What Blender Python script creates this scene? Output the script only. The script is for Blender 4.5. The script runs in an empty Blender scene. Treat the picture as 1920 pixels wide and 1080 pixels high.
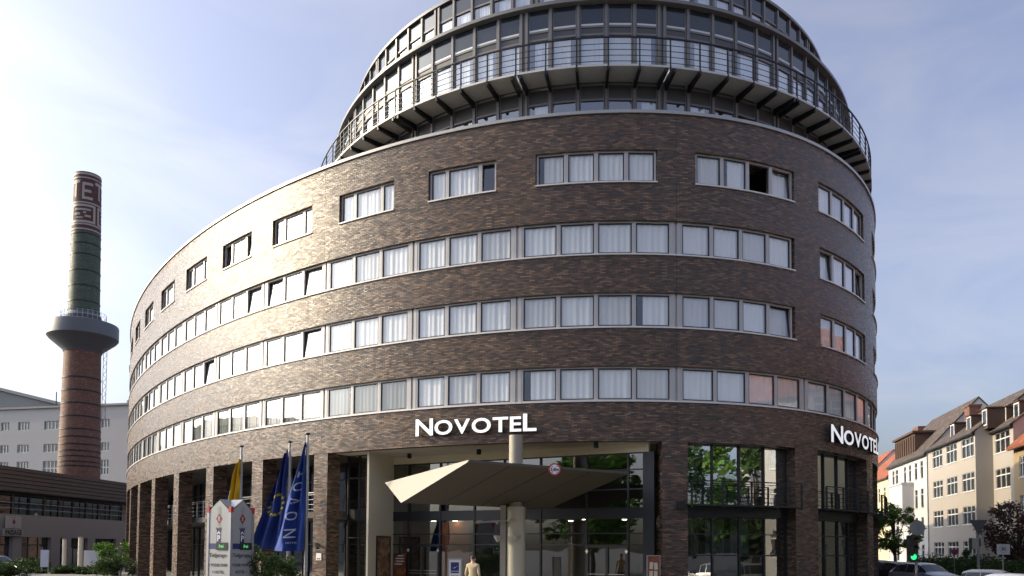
import bpy, bmesh, math, random
from mathutils import Vector, Matrix
random.seed(7)
R = math.radians
scene = bpy.context.scene
COL = scene.collection

# ------------------------------------------------------------------ camera
CAMZ = 2.1
FPX, PITCH, ROLL, PPY = 1482.1, R(2.605), R(0.339), 962.5      # in pixels of the 1920 x 1080 photograph
cam_d = bpy.data.cameras.new('camera')
cam = bpy.data.objects.new('camera', cam_d)
COL.objects.link(cam)
cam.location = (0, 0, CAMZ)
cam.rotation_mode = 'QUATERNION'
cam.rotation_quaternion = (Matrix.Rotation(R(90) + PITCH, 4, 'X') @ Matrix.Rotation(ROLL, 4, 'Z')).to_quaternion()
cam_d.sensor_width = 36
cam_d.lens = FPX / 1920 * 36
cam_d.shift_y = (PPY - 540) / 1920
cam_d.clip_end = 3000
scene.camera = cam

# ------------------------------------------------------------------ sky, sun, exposure
SUN_AZ, SUN_EL = R(-81), R(24)
world = bpy.data.worlds.new('World')
scene.world = world
world.use_nodes = True
wn = world.node_tree
bg = wn.nodes['Background']
sky = wn.nodes.new('ShaderNodeTexSky')
sky.sky_type = 'NISHITA'
sky.sun_disc = False
sky.sun_elevation = SUN_EL
sky.sun_rotation = SUN_AZ
sky.altitude = 50
sky.air_density = 1.0
sky.dust_density = 6.0
sky.ozone_density = 4.5
hz = wn.nodes.new('ShaderNodeHueSaturation')      # thin even high haze: paler, slightly violet sky
hz.inputs['Hue'].default_value = 0.515
hz.inputs['Saturation'].default_value = 0.70
wn.links.new(sky.outputs[0], hz.inputs['Color'])
ctc = wn.nodes.new('ShaderNodeTexCoord')       # faint cirrus veil over the whole sky
cmp_ = wn.nodes.new('ShaderNodeMapping')
cmp_.inputs['Scale'].default_value = (1.6, 1.6, 5.0)
cmp_.inputs['Rotation'].default_value = (0.3, 0.25, 0.6)
cno = wn.nodes.new('ShaderNodeTexNoise')
cno.inputs['Scale'].default_value = 1.7
cno.inputs['Detail'].default_value = 7
cno.inputs['Roughness'].default_value = 0.55
cno.inputs['Distortion'].default_value = 0.7
crm = wn.nodes.new('ShaderNodeMapRange')
crm.inputs[1].default_value = 0.42
crm.inputs[2].default_value = 0.78
crm.inputs[4].default_value = 0.55
cds = wn.nodes.new('ShaderNodeHueSaturation')
cds.inputs['Saturation'].default_value = 0.35
cds.inputs['Value'].default_value = 1.12
cmx = wn.nodes.new('ShaderNodeMix')
cmx.data_type = 'RGBA'
wn.links.new(ctc.outputs['Generated'], cmp_.inputs['Vector'])
wn.links.new(cmp_.outputs[0], cno.inputs['Vector'])
wn.links.new(cno.outputs['Fac'], crm.inputs[0])
wn.links.new(hz.outputs[0], cds.inputs['Color'])
wn.links.new(crm.outputs[0], cmx.inputs['Factor'])
wn.links.new(hz.outputs[0], cmx.inputs[6])
wn.links.new(cds.outputs[0], cmx.inputs[7])
wn.links.new(cmx.outputs[2], bg.inputs[0])
bg.inputs[1].default_value = 0.15
sd = bpy.data.lights.new('sun', 'SUN')
sd.energy = 2.0
sd.angle = R(0.53)
sd.color = (1.0, 0.80, 0.49)
sun = bpy.data.objects.new('sun', sd)
COL.objects.link(sun)
SDIR = Vector((math.sin(SUN_AZ) * math.cos(SUN_EL), math.cos(SUN_AZ) * math.cos(SUN_EL), math.sin(SUN_EL)))
sun.location = SDIR * 200
sun.rotation_mode = 'QUATERNION'
sun.rotation_quaternion = SDIR.to_track_quat('Z', 'Y')
vs = scene.view_settings
vs.view_transform = 'Standard'
vs.look = 'None'
vs.exposure = 0.92
vs.gamma = 1
scene.cycles.use_denoising = True
scene.cycles.max_bounces = 8
scene.cycles.transparent_max_bounces = 12
scene.cycles.caustics_reflective = False
scene.cycles.caustics_refractive = False


# ------------------------------------------------------------------ pixel -> direction
def ray(px, py):
    x, y = px - 960, py - PPY
    c, s = math.cos(-ROLL), math.sin(-ROLL)
    x, y = c * x - s * y, s * x + c * y
    u = -y / FPX
    return Vector((x / FPX, math.cos(PITCH) - u * math.sin(PITCH), math.sin(PITCH) + u * math.cos(PITCH)))


def at_depth(px, py, Y):
    r = ray(px, py)
    p = r * (Y / r.y)
    p.z += CAMZ
    return p


def at_height(px, py, z):
    r = ray(px, py)
    p = r * ((z - CAMZ) / r.z)
    p.z += CAMZ
    return p


# ------------------------------------------------------------------ materials
MATS = {}


def new_mat(name):
    m = bpy.data.materials.new(name)
    m.use_nodes = True
    MATS[name] = m
    nt = m.node_tree
    return m, nt, nt.nodes['Principled BSDF']


def N(nt, t, **kw):
    n = nt.nodes.new(t)
    for k, v in kw.items():
        setattr(n, k, v)
    return n


def plain(name, col, rough=0.6, metal=0.0, var=0.12, scale=6.0, bump=0.0, spec=0.5, island=0.0):
    """base colour with uneven tone and optional relief"""
    m, nt, b = new_mat(name)
    L = nt.links.new
    tc = N(nt, 'ShaderNodeTexCoord')
    n = N(nt, 'ShaderNodeTexNoise')
    n.inputs['Scale'].default_value = scale
    n.inputs['Detail'].default_value = 6
    n.inputs['Roughness'].default_value = 0.65
    L(tc.outputs['Object'], n.inputs['Vector'])
    mr = N(nt, 'ShaderNodeMapRange')
    mr.inputs[3].default_value = 1 - var
    mr.inputs[4].default_value = 1 + var
    L(n.outputs['Fac'], mr.inputs[0])
    mx = N(nt, 'ShaderNodeVectorMath', operation='SCALE')
    mx.inputs[0].default_value = col
    L(mr.outputs[0], mx.inputs['Scale'])
    src = mx.outputs[0]
    if island:
        g = N(nt, 'ShaderNodeNewGeometry')
        m2 = N(nt, 'ShaderNodeMapRange')
        m2.inputs[3].default_value = 1 - island
        m2.inputs[4].default_value = 1 + island
        L(g.outputs['Random Per Island'], m2.inputs[0])
        mx2 = N(nt, 'ShaderNodeVectorMath', operation='SCALE')
        L(src, mx2.inputs[0])
        L(m2.outputs[0], mx2.inputs['Scale'])
        src = mx2.outputs[0]
    L(src, b.inputs['Base Color'])
    b.inputs['Roughness'].default_value = rough
    b.inputs['Metallic'].default_value = metal
    b.inputs['Specular IOR Level'].default_value = spec
    if bump:
        bp = N(nt, 'ShaderNodeBump')
        bp.inputs['Strength'].default_value = bump
        bp.inputs['Distance'].default_value = 0.02
        L(n.outputs['Fac'], bp.inputs['Height'])
        L(bp.outputs[0], b.inputs['Normal'])
    return m


def brick_mat(name, c1, c2, mortar, w=0.25, h=0.075, rough=(0.20, 0.40), bump=0.5, tilt=0.045):
    m, nt, b = new_mat(name)
    L = nt.links.new
    tc = N(nt, 'ShaderNodeTexCoord')
    br = N(nt, 'ShaderNodeTexBrick')
    br.offset = 0.5
    br.squash = 1
    br.inputs['Color1'].default_value = (0, 0, 0, 1)
    br.inputs['Color2'].default_value = (1, 1, 1, 1)
    br.inputs['Mortar'].default_value = (0.5, 0.5, 0.5, 1)
    br.inputs['Scale'].default_value = 1
    br.inputs['Mortar Size'].default_value = 0.008
    br.inputs['Mortar Smooth'].default_value = 0.15
    br.inputs['Bias'].default_value = 0
    br.inputs['Brick Width'].default_value = w
    br.inputs['Row Height'].default_value = h
    L(tc.outputs['UV'], br.inputs['Vector'])
    n = N(nt, 'ShaderNodeTexNoise')
    n.inputs['Scale'].default_value = 1.3
    n.inputs['Detail'].default_value = 5
    L(tc.outputs['UV'], n.inputs['Vector'])
    n2 = N(nt, 'ShaderNodeTexNoise')
    n2.inputs['Scale'].default_value = 60
    n2.inputs['Detail'].default_value = 3
    L(tc.outputs['UV'], n2.inputs['Vector'])
    # tone per brick: red-brown / grey-violet / dark fired
    cr = N(nt, 'ShaderNodeValToRGB')
    e = cr.color_ramp.elements
    e[0].position = 0.0
    e[0].color = (*c2, 1)
    e[1].position = 1.0
    e[1].color = (*c1, 1)
    for p, c in ((0.3, [a * 0.9 + b_ * 0.25 for a, b_ in zip(c2, c1)]), (0.55, [c1[0] * 0.8, c1[1] * 0.72, c1[2] * 0.72]),
                 (0.8, [c1[0] * 0.95, c1[1] * 0.92, c1[2] * 1.0]), (0.93, [c1[0] * 1.7, c1[1] * 1.7, c1[2] * 1.65])):
        x = e.new(p)
        x.color = (*c, 1)
    L(br.outputs['Color'], cr.inputs['Fac'])
    mr = N(nt, 'ShaderNodeMapRange')
    mr.inputs[3].default_value = 0.72
    mr.inputs[4].default_value = 1.28
    L(n.outputs['Fac'], mr.inputs[0])
    sc = N(nt, 'ShaderNodeVectorMath', operation='SCALE')
    L(cr.outputs['Color'], sc.inputs[0])
    L(mr.outputs[0], sc.inputs['Scale'])
    mix = N(nt, 'ShaderNodeMix', data_type='RGBA')
    L(br.outputs['Fac'], mix.inputs['Factor'])
    L(sc.outputs[0], mix.inputs[6])
    mix.inputs[7].default_value = (*mortar, 1)
    L(mix.outputs[2], b.inputs['Base Color'])
    rr = N(nt, 'ShaderNodeMapRange')
    rr.inputs[3].default_value = rough[0]
    rr.inputs[4].default_value = rough[1]
    L(br.outputs['Color'], rr.inputs[0])
    rm = N(nt, 'ShaderNodeMix')
    L(br.outputs['Fac'], rm.inputs['Factor'])
    L(rr.outputs[0], rm.inputs[2])
    rm.inputs[3].default_value = 0.9
    L(rm.outputs[0], b.inputs['Roughness'])
    # relief: recessed joints, each brick at its own depth, rough skin
    ad = N(nt, 'ShaderNodeMath', operation='MULTIPLY_ADD')
    L(br.outputs['Color'], ad.inputs[0])
    ad.inputs[1].default_value = 0.35
    sub = N(nt, 'ShaderNodeMath', operation='MULTIPLY_ADD')
    L(br.outputs['Fac'], sub.inputs[0])
    sub.inputs[1].default_value = -1.0
    L(n2.outputs['Fac'], sub.inputs[2])
    L(sub.outputs[0], ad.inputs[2])
    bp = N(nt, 'ShaderNodeBump')
    bp.inputs['Strength'].default_value = bump
    bp.inputs['Distance'].default_value = 0.012
    L(ad.outputs[0], bp.inputs['Height'])
    # no two bricks sit quite in the same plane
    vm = N(nt, 'ShaderNodeVectorMath', operation='MULTIPLY_ADD')
    vm.inputs[1].default_value = (91, 57, 73)
    vm.inputs[2].default_value = (0, 1, 2)
    L(br.outputs['Color'], vm.inputs[0])
    sn = N(nt, 'ShaderNodeVectorMath', operation='SINE')
    L(vm.outputs[0], sn.inputs[0])
    ml = N(nt, 'ShaderNodeVectorMath', operation='MULTIPLY_ADD')
    ml.inputs[1].default_value = (tilt, tilt, tilt)
    L(sn.outputs[0], ml.inputs[0])
    L(bp.outputs[0], ml.inputs[2])
    nz = N(nt, 'ShaderNodeVectorMath', operation='NORMALIZE')
    L(ml.outputs[0], nz.inputs[0])
    L(nz.outputs[0], b.inputs['Normal'])
    b.inputs['Specular IOR Level'].default_value = 0.5
    return m


def glass_mat(name, tint=(0.97, 0.985, 0.99), base=0.09, ior=1.5, rough=0.015, wav=0.004, gloss=(0.95, 0.97, 1.0)):
    m = bpy.data.materials.new(name)
    m.use_nodes = True
    MATS[name] = m
    nt = m.node_tree
    nt.nodes.remove(nt.nodes['Principled BSDF'])
    L = nt.links.new
    out = nt.nodes['Material Output']
    tr = N(nt, 'ShaderNodeBsdfTransparent')
    tr.inputs[0].default_value = (*tint, 1)
    gl = N(nt, 'ShaderNodeBsdfGlossy')
    gl.inputs['Color'].default_value = (*gloss, 1)
    gl.inputs['Roughness'].default_value = rough
    # reflectance of a thin pane, the same from both sides (Schlick)
    f0 = min(0.9, base + ((ior - 1) / (ior + 1)) ** 2)
    ge = N(nt, 'ShaderNodeNewGeometry')
    dt = N(nt, 'ShaderNodeVectorMath', operation='DOT_PRODUCT')
    L(ge.outputs['Normal'], dt.inputs[0])
    L(ge.outputs['Incoming'], dt.inputs[1])
    ab = N(nt, 'ShaderNodeMath', operation='ABSOLUTE')
    L(dt.outputs['Value'], ab.inputs[0])
    om = N(nt, 'ShaderNodeMath', operation='SUBTRACT', use_clamp=True)
    om.inputs[0].default_value = 1.0
    L(ab.outputs[0], om.inputs[1])
    pw = N(nt, 'ShaderNodeMath', operation='POWER')
    pw.inputs[1].default_value = 4.5
    L(om.outputs[0], pw.inputs[0])
    ad = N(nt, 'ShaderNodeMath', operation='MULTIPLY_ADD', use_clamp=True)
    ad.inputs[1].default_value = 1.0 - f0
    ad.inputs[2].default_value = f0
    L(pw.outputs[0], ad.inputs[0])
    # panes are never dead flat
    tc = N(nt, 'ShaderNodeTexCoord')
    oi = N(nt, 'ShaderNodeObjectInfo')
    va = N(nt, 'ShaderNodeVectorMath', operation='MULTIPLY_ADD')
    va.inputs[1].default_value = (1, 1, 1)
    cb = N(nt, 'ShaderNodeCombineXYZ')
    mu = N(nt, 'ShaderNodeMath', operation='MULTIPLY')
    mu.inputs[1].default_value = 50
    L(oi.outputs['Random'], mu.inputs[0])
    for i in range(3):
        L(mu.outputs[0], cb.inputs[i])
    L(tc.outputs['Object'], va.inputs[0])
    L(cb.outputs[0], va.inputs[2])
    n = N(nt, 'ShaderNodeTexNoise')
    n.inputs['Scale'].default_value = 0.9
    n.inputs['Detail'].default_value = 1
    L(va.outputs[0], n.inputs['Vector'])
    bp = N(nt, 'ShaderNodeBump')
    bp.inputs['Strength'].default_value = 1.0
    bp.inputs['Distance'].default_value = wav
    L(n.outputs['Fac'], bp.inputs['Height'])
    L(bp.outputs[0], gl.inputs['Normal'])
    mx = N(nt, 'ShaderNodeMixShader')
    L(ad.outputs[0], mx.inputs[0])
    L(tr.outputs[0], mx.inputs[1])
    L(gl.outputs[0], mx.inputs[2])
    L(mx.outputs[0], out.inputs['Surface'])
    return m


def emit_mat(name, col, strength):
    m, nt, b = new_mat(name)
    b.inputs['Base Color'].default_value = (*col, 1)
    b.inputs['Emission Color'].default_value = (*col, 1)
    b.inputs['Emission Strength'].default_value = strength
    return m


def leaf_mat(name, col, var=0.35, trans=0.35):
    m, nt, b = new_mat(name)
    L = nt.links.new
    g = N(nt, 'ShaderNodeNewGeometry')
    hs = N(nt, 'ShaderNodeHueSaturation')
    hs.inputs['Color'].default_value = (*col, 1)
    mr = N(nt, 'ShaderNodeMapRange')
    mr.inputs[3].default_value = 1 - var
    mr.inputs[4].default_value = 1 + var
    L(g.outputs['Random Per Island'], mr.inputs[0])
    L(mr.outputs[0], hs.inputs['Value'])
    mh = N(nt, 'ShaderNodeMapRange')
    mh.inputs[3].default_value = 0.47
    mh.inputs[4].default_value = 0.53
    L(g.outputs['Random Per Island'], mh.inputs[0])
    L(mh.outputs[0], hs.inputs['Hue'])
    L(hs.outputs[0], b.inputs['Base Color'])
    b.inputs['Roughness'].default_value = 0.55
    b.inputs['Specular IOR Level'].default_value = 0.3
    t = N(nt, 'ShaderNodeBsdfTranslucent')
    L(hs.outputs[0], t.inputs['Color'])
    mx = N(nt, 'ShaderNodeMixShader')
    mx.inputs[0].default_value = trans
    L(b.outputs[0], mx.inputs[1])
    L(t.outputs[0], mx.inputs[2])
    L(mx.outputs[0], nt.nodes['Material Output'].inputs['Surface'])
    return m


brick = brick_mat('clinker brick', (0.172, 0.108, 0.068), (0.058, 0.043, 0.035), (0.042, 0.036, 0.030), 0.25, 0.0625)
brick_red = brick_mat('chimney brick', (0.20, 0.085, 0.050), (0.12, 0.050, 0.032), (0.16, 0.12, 0.10), 0.25, 0.08, (0.6, 0.8), 0.3)
brick_green = brick_mat('green glazed brick', (0.085, 0.115, 0.070), (0.055, 0.080, 0.050), (0.09, 0.10, 0.08), 0.25, 0.08, (0.5, 0.7), 0.3)
brick_top = brick_mat('dark red brick', (0.115, 0.045, 0.036), (0.075, 0.032, 0.028), (0.10, 0.06, 0.05), 0.25, 0.08, (0.6, 0.8), 0.3)
frame_m = plain('window frame metal', (0.47, 0.455, 0.45), 0.42, 0.1, 0.06, 3)
gasket_m = plain('black gasket', (0.012, 0.012, 0.014), 0.5, 0, 0.05)
sill_m = plain('sill metal', (0.74, 0.71, 0.68), 0.4, 0.05, 0.08, 4)
coping_m = plain('coping metal', (0.40, 0.39, 0.37), 0.42, 0.4, 0.15, 2)
glass = glass_mat('window glass')
glass_drum = glass_mat('drum glass', (0.9, 0.94, 0.97), 0.24)
glass_dark = glass_mat('shopfront glass', (0.50, 0.55, 0.54), 0.16, 1.55)
glass_green = glass_mat('greenish glass', (0.45, 0.60, 0.53), 0.50, 1.6, 0.01, 0.004)
glass_far = glass_mat('far window glass', (0.3, 0.33, 0.35), 0.10, 1.5)
curtain_m = plain('sheer curtain', (0.90, 0.90, 0.88), 0.9, 0, 0.04, 3, spec=0.1)
curtain_w2 = plain('off-white curtain', (0.74, 0.73, 0.70), 0.9, 0, 0.05, 3, spec=0.1)
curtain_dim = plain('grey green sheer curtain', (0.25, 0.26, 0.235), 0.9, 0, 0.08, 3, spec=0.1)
curtain_g = plain('green grey curtain', (0.34, 0.36, 0.31), 0.9, 0, 0.1, 3, spec=0.1)
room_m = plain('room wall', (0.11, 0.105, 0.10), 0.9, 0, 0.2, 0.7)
darkmetal = plain('dark steel', (0.022, 0.024, 0.028), 0.45, 0.4, 0.15, 5)
frame_dark = plain('anthracite frame', (0.030, 0.032, 0.038), 0.4, 0.3, 0.1, 4)
panel_m = plain('grey spandrel glass', (0.026, 0.035, 0.046), 0.10, 0.0, 0.15, 1.5, spec=0.8)
panel_lo = plain('matt grey panel', (0.085, 0.083, 0.084), 0.4, 0.2, 0.12, 2)
drum_metal = plain('drum mullion metal', (0.185, 0.178, 0.176), 0.42, 0.15, 0.10, 3)
plate_m = plain('balcony plate', (0.58, 0.575, 0.56), 0.55, 0.1, 0.16, 5, 0.1)
white_line = plain('pale blind bar', (0.62, 0.63, 0.63), 0.4, 0.2, 0.05)
cream_m = plain('cream render', (0.80, 0.73, 0.56), 0.8, 0, 0.07, 1.2)
soffit_m = plain('soffit board', (0.70, 0.66, 0.57), 0.8, 0, 0.06, 1.0)
canopy_shaded = plain('canopy sheet in shade tone', (0.085, 0.070, 0.047), 0.55, 0.1, 0.10, 1.6)  # same sheet as the pale side, darkened for the underside's shade
canopy_side = plain('canopy pale fascia', (0.38, 0.345, 0.285), 0.55, 0, 0.05, 1.6)
column_m = plain('painted column', (0.52, 0.48, 0.38), 0.42, 0.1, 0.05, 1.6)
white_m = plain('white paint', (0.78, 0.78, 0.77), 0.5, 0, 0.04)
black_m = plain('black paint', (0.015, 0.015, 0.017), 0.45, 0, 0.1)
roof_flat = plain('pale roof gravel', (0.40, 0.39, 0.37), 0.9, 0, 0.2, 1)
steel_m = plain('brushed steel', (0.45, 0.45, 0.46), 0.35, 0.85, 0.06, 10)
asphalt = plain('asphalt', (0.085, 0.085, 0.085), 0.85, 0, 0.25, 1.6, 0.3)
paving = plain('paving slabs', (0.27, 0.26, 0.245), 0.85, 0, 0.18, 2.4, 0.2)
kerb_m = plain('kerb stone', (0.30, 0.29, 0.28), 0.8, 0, 0.15, 3)
grass_m = plain('verge grass', (0.06, 0.09, 0.03), 0.95, 0, 0.35, 5, 0.4)
bark_m = plain('bark', (0.09, 0.07, 0.055), 0.95, 0, 0.3, 12, 0.6)
leaf_g = leaf_mat('fresh green leaf', (0.12, 0.235, 0.034))
leaf_d = leaf_mat('dark green leaf', (0.055, 0.095, 0.026))
leaf_p = leaf_mat('copper leaf', (0.105, 0.050, 0.048), 0.4, 0.25)


# ------------------------------------------------------------------ mesh helpers
class MB:
    def __init__(s):
        s.v, s.f, s.uv, s.m = [], [], [], []

    def face(s, pts, uv=None, mat=0):
        i = len(s.v)
        s.v += [tuple(p) for p in pts]
        s.f.append(list(range(i, i + len(pts))))
        s.uv.append(uv)
        s.m.append(mat)

    def grid(s, rows, mat=0, closed=False, uv=None):
        """shared-vertex sheet from rows of points"""
        b = len(s.v)
        n = len(rows[0])
        for r in rows:
            s.v += [tuple(p) for p in r]
        for i in range(len(rows) - 1):
            for j in range(n if closed else n - 1):
                k = (j + 1) % n
                s.f.append([b + i * n + j, b + i * n + k, b + (i + 1) * n + k, b + (i + 1) * n + j])
                s.m.append(mat if not callable(mat) else mat(i, j))
                s.uv.append(None if uv is None else [uv(i, j), uv(i, j + 1), uv(i + 1, j + 1), uv(i + 1, j)])

    def box(s, x0, x1, y0, y1, z0, z1, mat=0, M=None):
        p = [Vector(q) for q in ((x0, y0, z0), (x1, y0, z0), (x1, y1, z0), (x0, y1, z0), (x0, y0, z1), (x1, y0, z1), (x1, y1, z1), (x0, y1, z1))]
        if M is not None:
            p = [M @ q for q in p]
        b = len(s.v)
        s.v += [tuple(q) for q in p]
        for f in ((0, 3, 2, 1), (4, 5, 6, 7), (0, 1, 5, 4), (1, 2, 6, 5), (2, 3, 7, 6), (3, 0, 4, 7)):
            s.f.append([b + i for i in f])
            s.uv.append(None)
            s.m.append(mat)

    def bar(s, a, b_, w, h=None, mat=0, up=Vector((0, 0, 1))):
        """box beam from a to b, w wide, h high"""
        a, b_ = Vector(a), Vector(b_)
        d = (b_ - a)
        l = d.length
        d.normalize()
        x = d.cross(up)
        if x.length < 1e-4:
            x = d.cross(Vector((0, 1, 0)))
        x.normalize()
        z = x.cross(d)
        M = Matrix((x, d, z)).transposed().to_4x4()
        M.translation = a
        h = h or w
        s.box(-w / 2, w / 2, 0, l, -h / 2, h / 2, mat, M)

    def tube(s, path, rad, n=8, mat=0, cap=True):
        path = [Vector(p) for p in path]
        rad = rad if isinstance(rad, (list, tuple)) else [rad] * len(path)
        rows = []
        for i, p in enumerate(path):
            d = (path[min(i + 1, len(path) - 1)] - path[max(i - 1, 0)]).normalized()
            x = d.cross(Vector((0, 0, 1)))
            if x.length < 1e-3:
                x = Vector((1, 0, 0))
            x.normalize()
            y = d.cross(x)
            rows.append([p + (x * math.cos(t) + y * math.sin(t)) * rad[i] for t in (2 * math.pi * k / n for k in range(n))])
        s.grid(rows, mat, True)
        if cap:
            s.face(rows[0][::-1], mat=mat)
            s.face(rows[-1], mat=mat)

    def lathe(s, prof, n=24, c=(0, 0, 0), mat=0, uvr=None):
        rows = [[(c[0] + r * math.cos(2 * math.pi * k / n), c[1] + r * math.sin(2 * math.pi * k / n), c[2] + z) for k in range(n)] for r, z in prof]
        s.grid(rows, mat, True, None if uvr is None else (lambda i, j: (2 * math.pi * j / n * uvr, prof[i][1])))

    def prism(s, poly, z0, z1, mat=0, mtop=None):
        n = len(poly)
        s.face([(x, y, z1) for x, y in poly], mat=mat if mtop is None else mtop)
        s.face([(x, y, z0) for x, y in poly[::-1]], mat=mat)
        for i in range(n):
            a, b_ = poly[i], poly[(i + 1) % n]
            s.face([(*a, z0), (*b_, z0), (*b_, z1), (*a, z1)], mat=mat)

    def mesh(s, name, mats, smooth=0, weld=True):
        me = bpy.data.meshes.new(name)
        me.from_pydata(s.v, [], s.f)
        mats = mats if isinstance(mats, (list, tuple)) else [mats]
        for m in mats:
            me.materials.append(m)
        me.polygons.foreach_set('material_index', s.m)
        uvl = me.uv_layers.new(name='UVMap')
        data = []
        for i, f in enumerate(s.f):
            u = s.uv[i]
            if u is not None:
                for q in u:
                    data += q
            else:
                p = [Vector(s.v[k]) for k in f]
                nrm = Vector((0, 0, 0))
                for k in range(1, len(p) - 1):
                    nrm += (p[k] - p[0]).cross(p[k + 1] - p[0])
                if abs(nrm.z) > 0.7 * nrm.length:
                    for q in p:
                        data += (q.x, q.y)
                else:
                    t = Vector((-nrm.y, nrm.x, 0)).normalized()
                    for q in p:
                        data += (q.dot(t), q.z)
        uvl.data.foreach_set('uv', data)
        if weld and smooth:
            bm = bmesh.new()
            bm.from_mesh(me)
            bmesh.ops.remove_doubles(bm, verts=bm.verts, dist=1e-5)
            bm.to_mesh(me)
            bm.free()
        if smooth:
            me.polygons.foreach_set('use_smooth', [True] * len(me.polygons))
            me.set_sharp_from_angle(angle=R(smooth))
        me.update()
        return me


def link(name, me, parent=None, M=None, local=False):
    o = bpy.data.objects.new(name, me)
    COL.objects.link(o)
    if M is not None:
        o.matrix_basis = M
    if parent is not None:
        o.parent = parent
        if not local:
            o.matrix_parent_inverse = WORLD_OF[parent.name].inverted()
        WORLD_OF[o.name] = (M if M is not None else Matrix()) if not local else WORLD_OF[parent.name] @ (M if M is not None else Matrix())
    else:
        WORLD_OF[o.name] = M.copy() if M is not None else Matrix()
    return o


WORLD_OF = {}


def tag(o, label=None, cat=None, group=None, kind=None):
    for k, v in (('label', label), ('category', cat), ('group', group), ('kind', kind)):
        if v:
            o[k] = v
    return o


def thing(name, label, cat, loc, rz=0, group=None):
    return tag(link(name, None, None, Matrix.Translation(loc) @ Matrix.Rotation(rz, 4, 'Z')), label, cat, group)


def part(name, mb, mats, parent, smooth=0, M=None, local=False):
    return link(name, mb.mesh(name, mats, smooth), parent, M, local)


def struct(name, mb, mats, smooth=0):
    return tag(link(name, mb.mesh(name, mats, smooth)), kind='structure')


def text_mesh(body, size=1.0, extrude=0.0, offset=0.0, align='CENTER', mat=None, spacing=1.0):
    cu = bpy.data.curves.new('txt', 'FONT')
    cu.body = body
    cu.size = size
    cu.extrude = extrude
    cu.offset = offset
    cu.align_x = align
    cu.resolution_u = 4
    cu.space_character = spacing
    o = bpy.data.objects.new('txt', cu)
    COL.objects.link(o)
    bpy.context.view_layer.update()
    me = bpy.data.meshes.new_from_object(o.evaluated_get(bpy.context.evaluated_depsgraph_get()))
    bpy.data.objects.remove(o)
    bpy.data.curves.remove(cu)
    me.name = 'lettering'
    me.materials.clear()
    if mat:
        me.materials.append(mat)
    return me


def frame_M(origin, xdir):
    """local x along xdir (to the right seen from outside), y inward, z up"""
    x = Vector((xdir[0], xdir[1], 0)).normalized()
    z = Vector((0, 0, 1))
    y = z.cross(x)
    M = Matrix((x, y, z)).transposed().to_4x4()
    M.translation = Vector(origin)
    return M


TEXT_UP = Matrix.Rotation(R(90), 4, 'X')     # text laid in the local xz plane, facing -y


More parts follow.
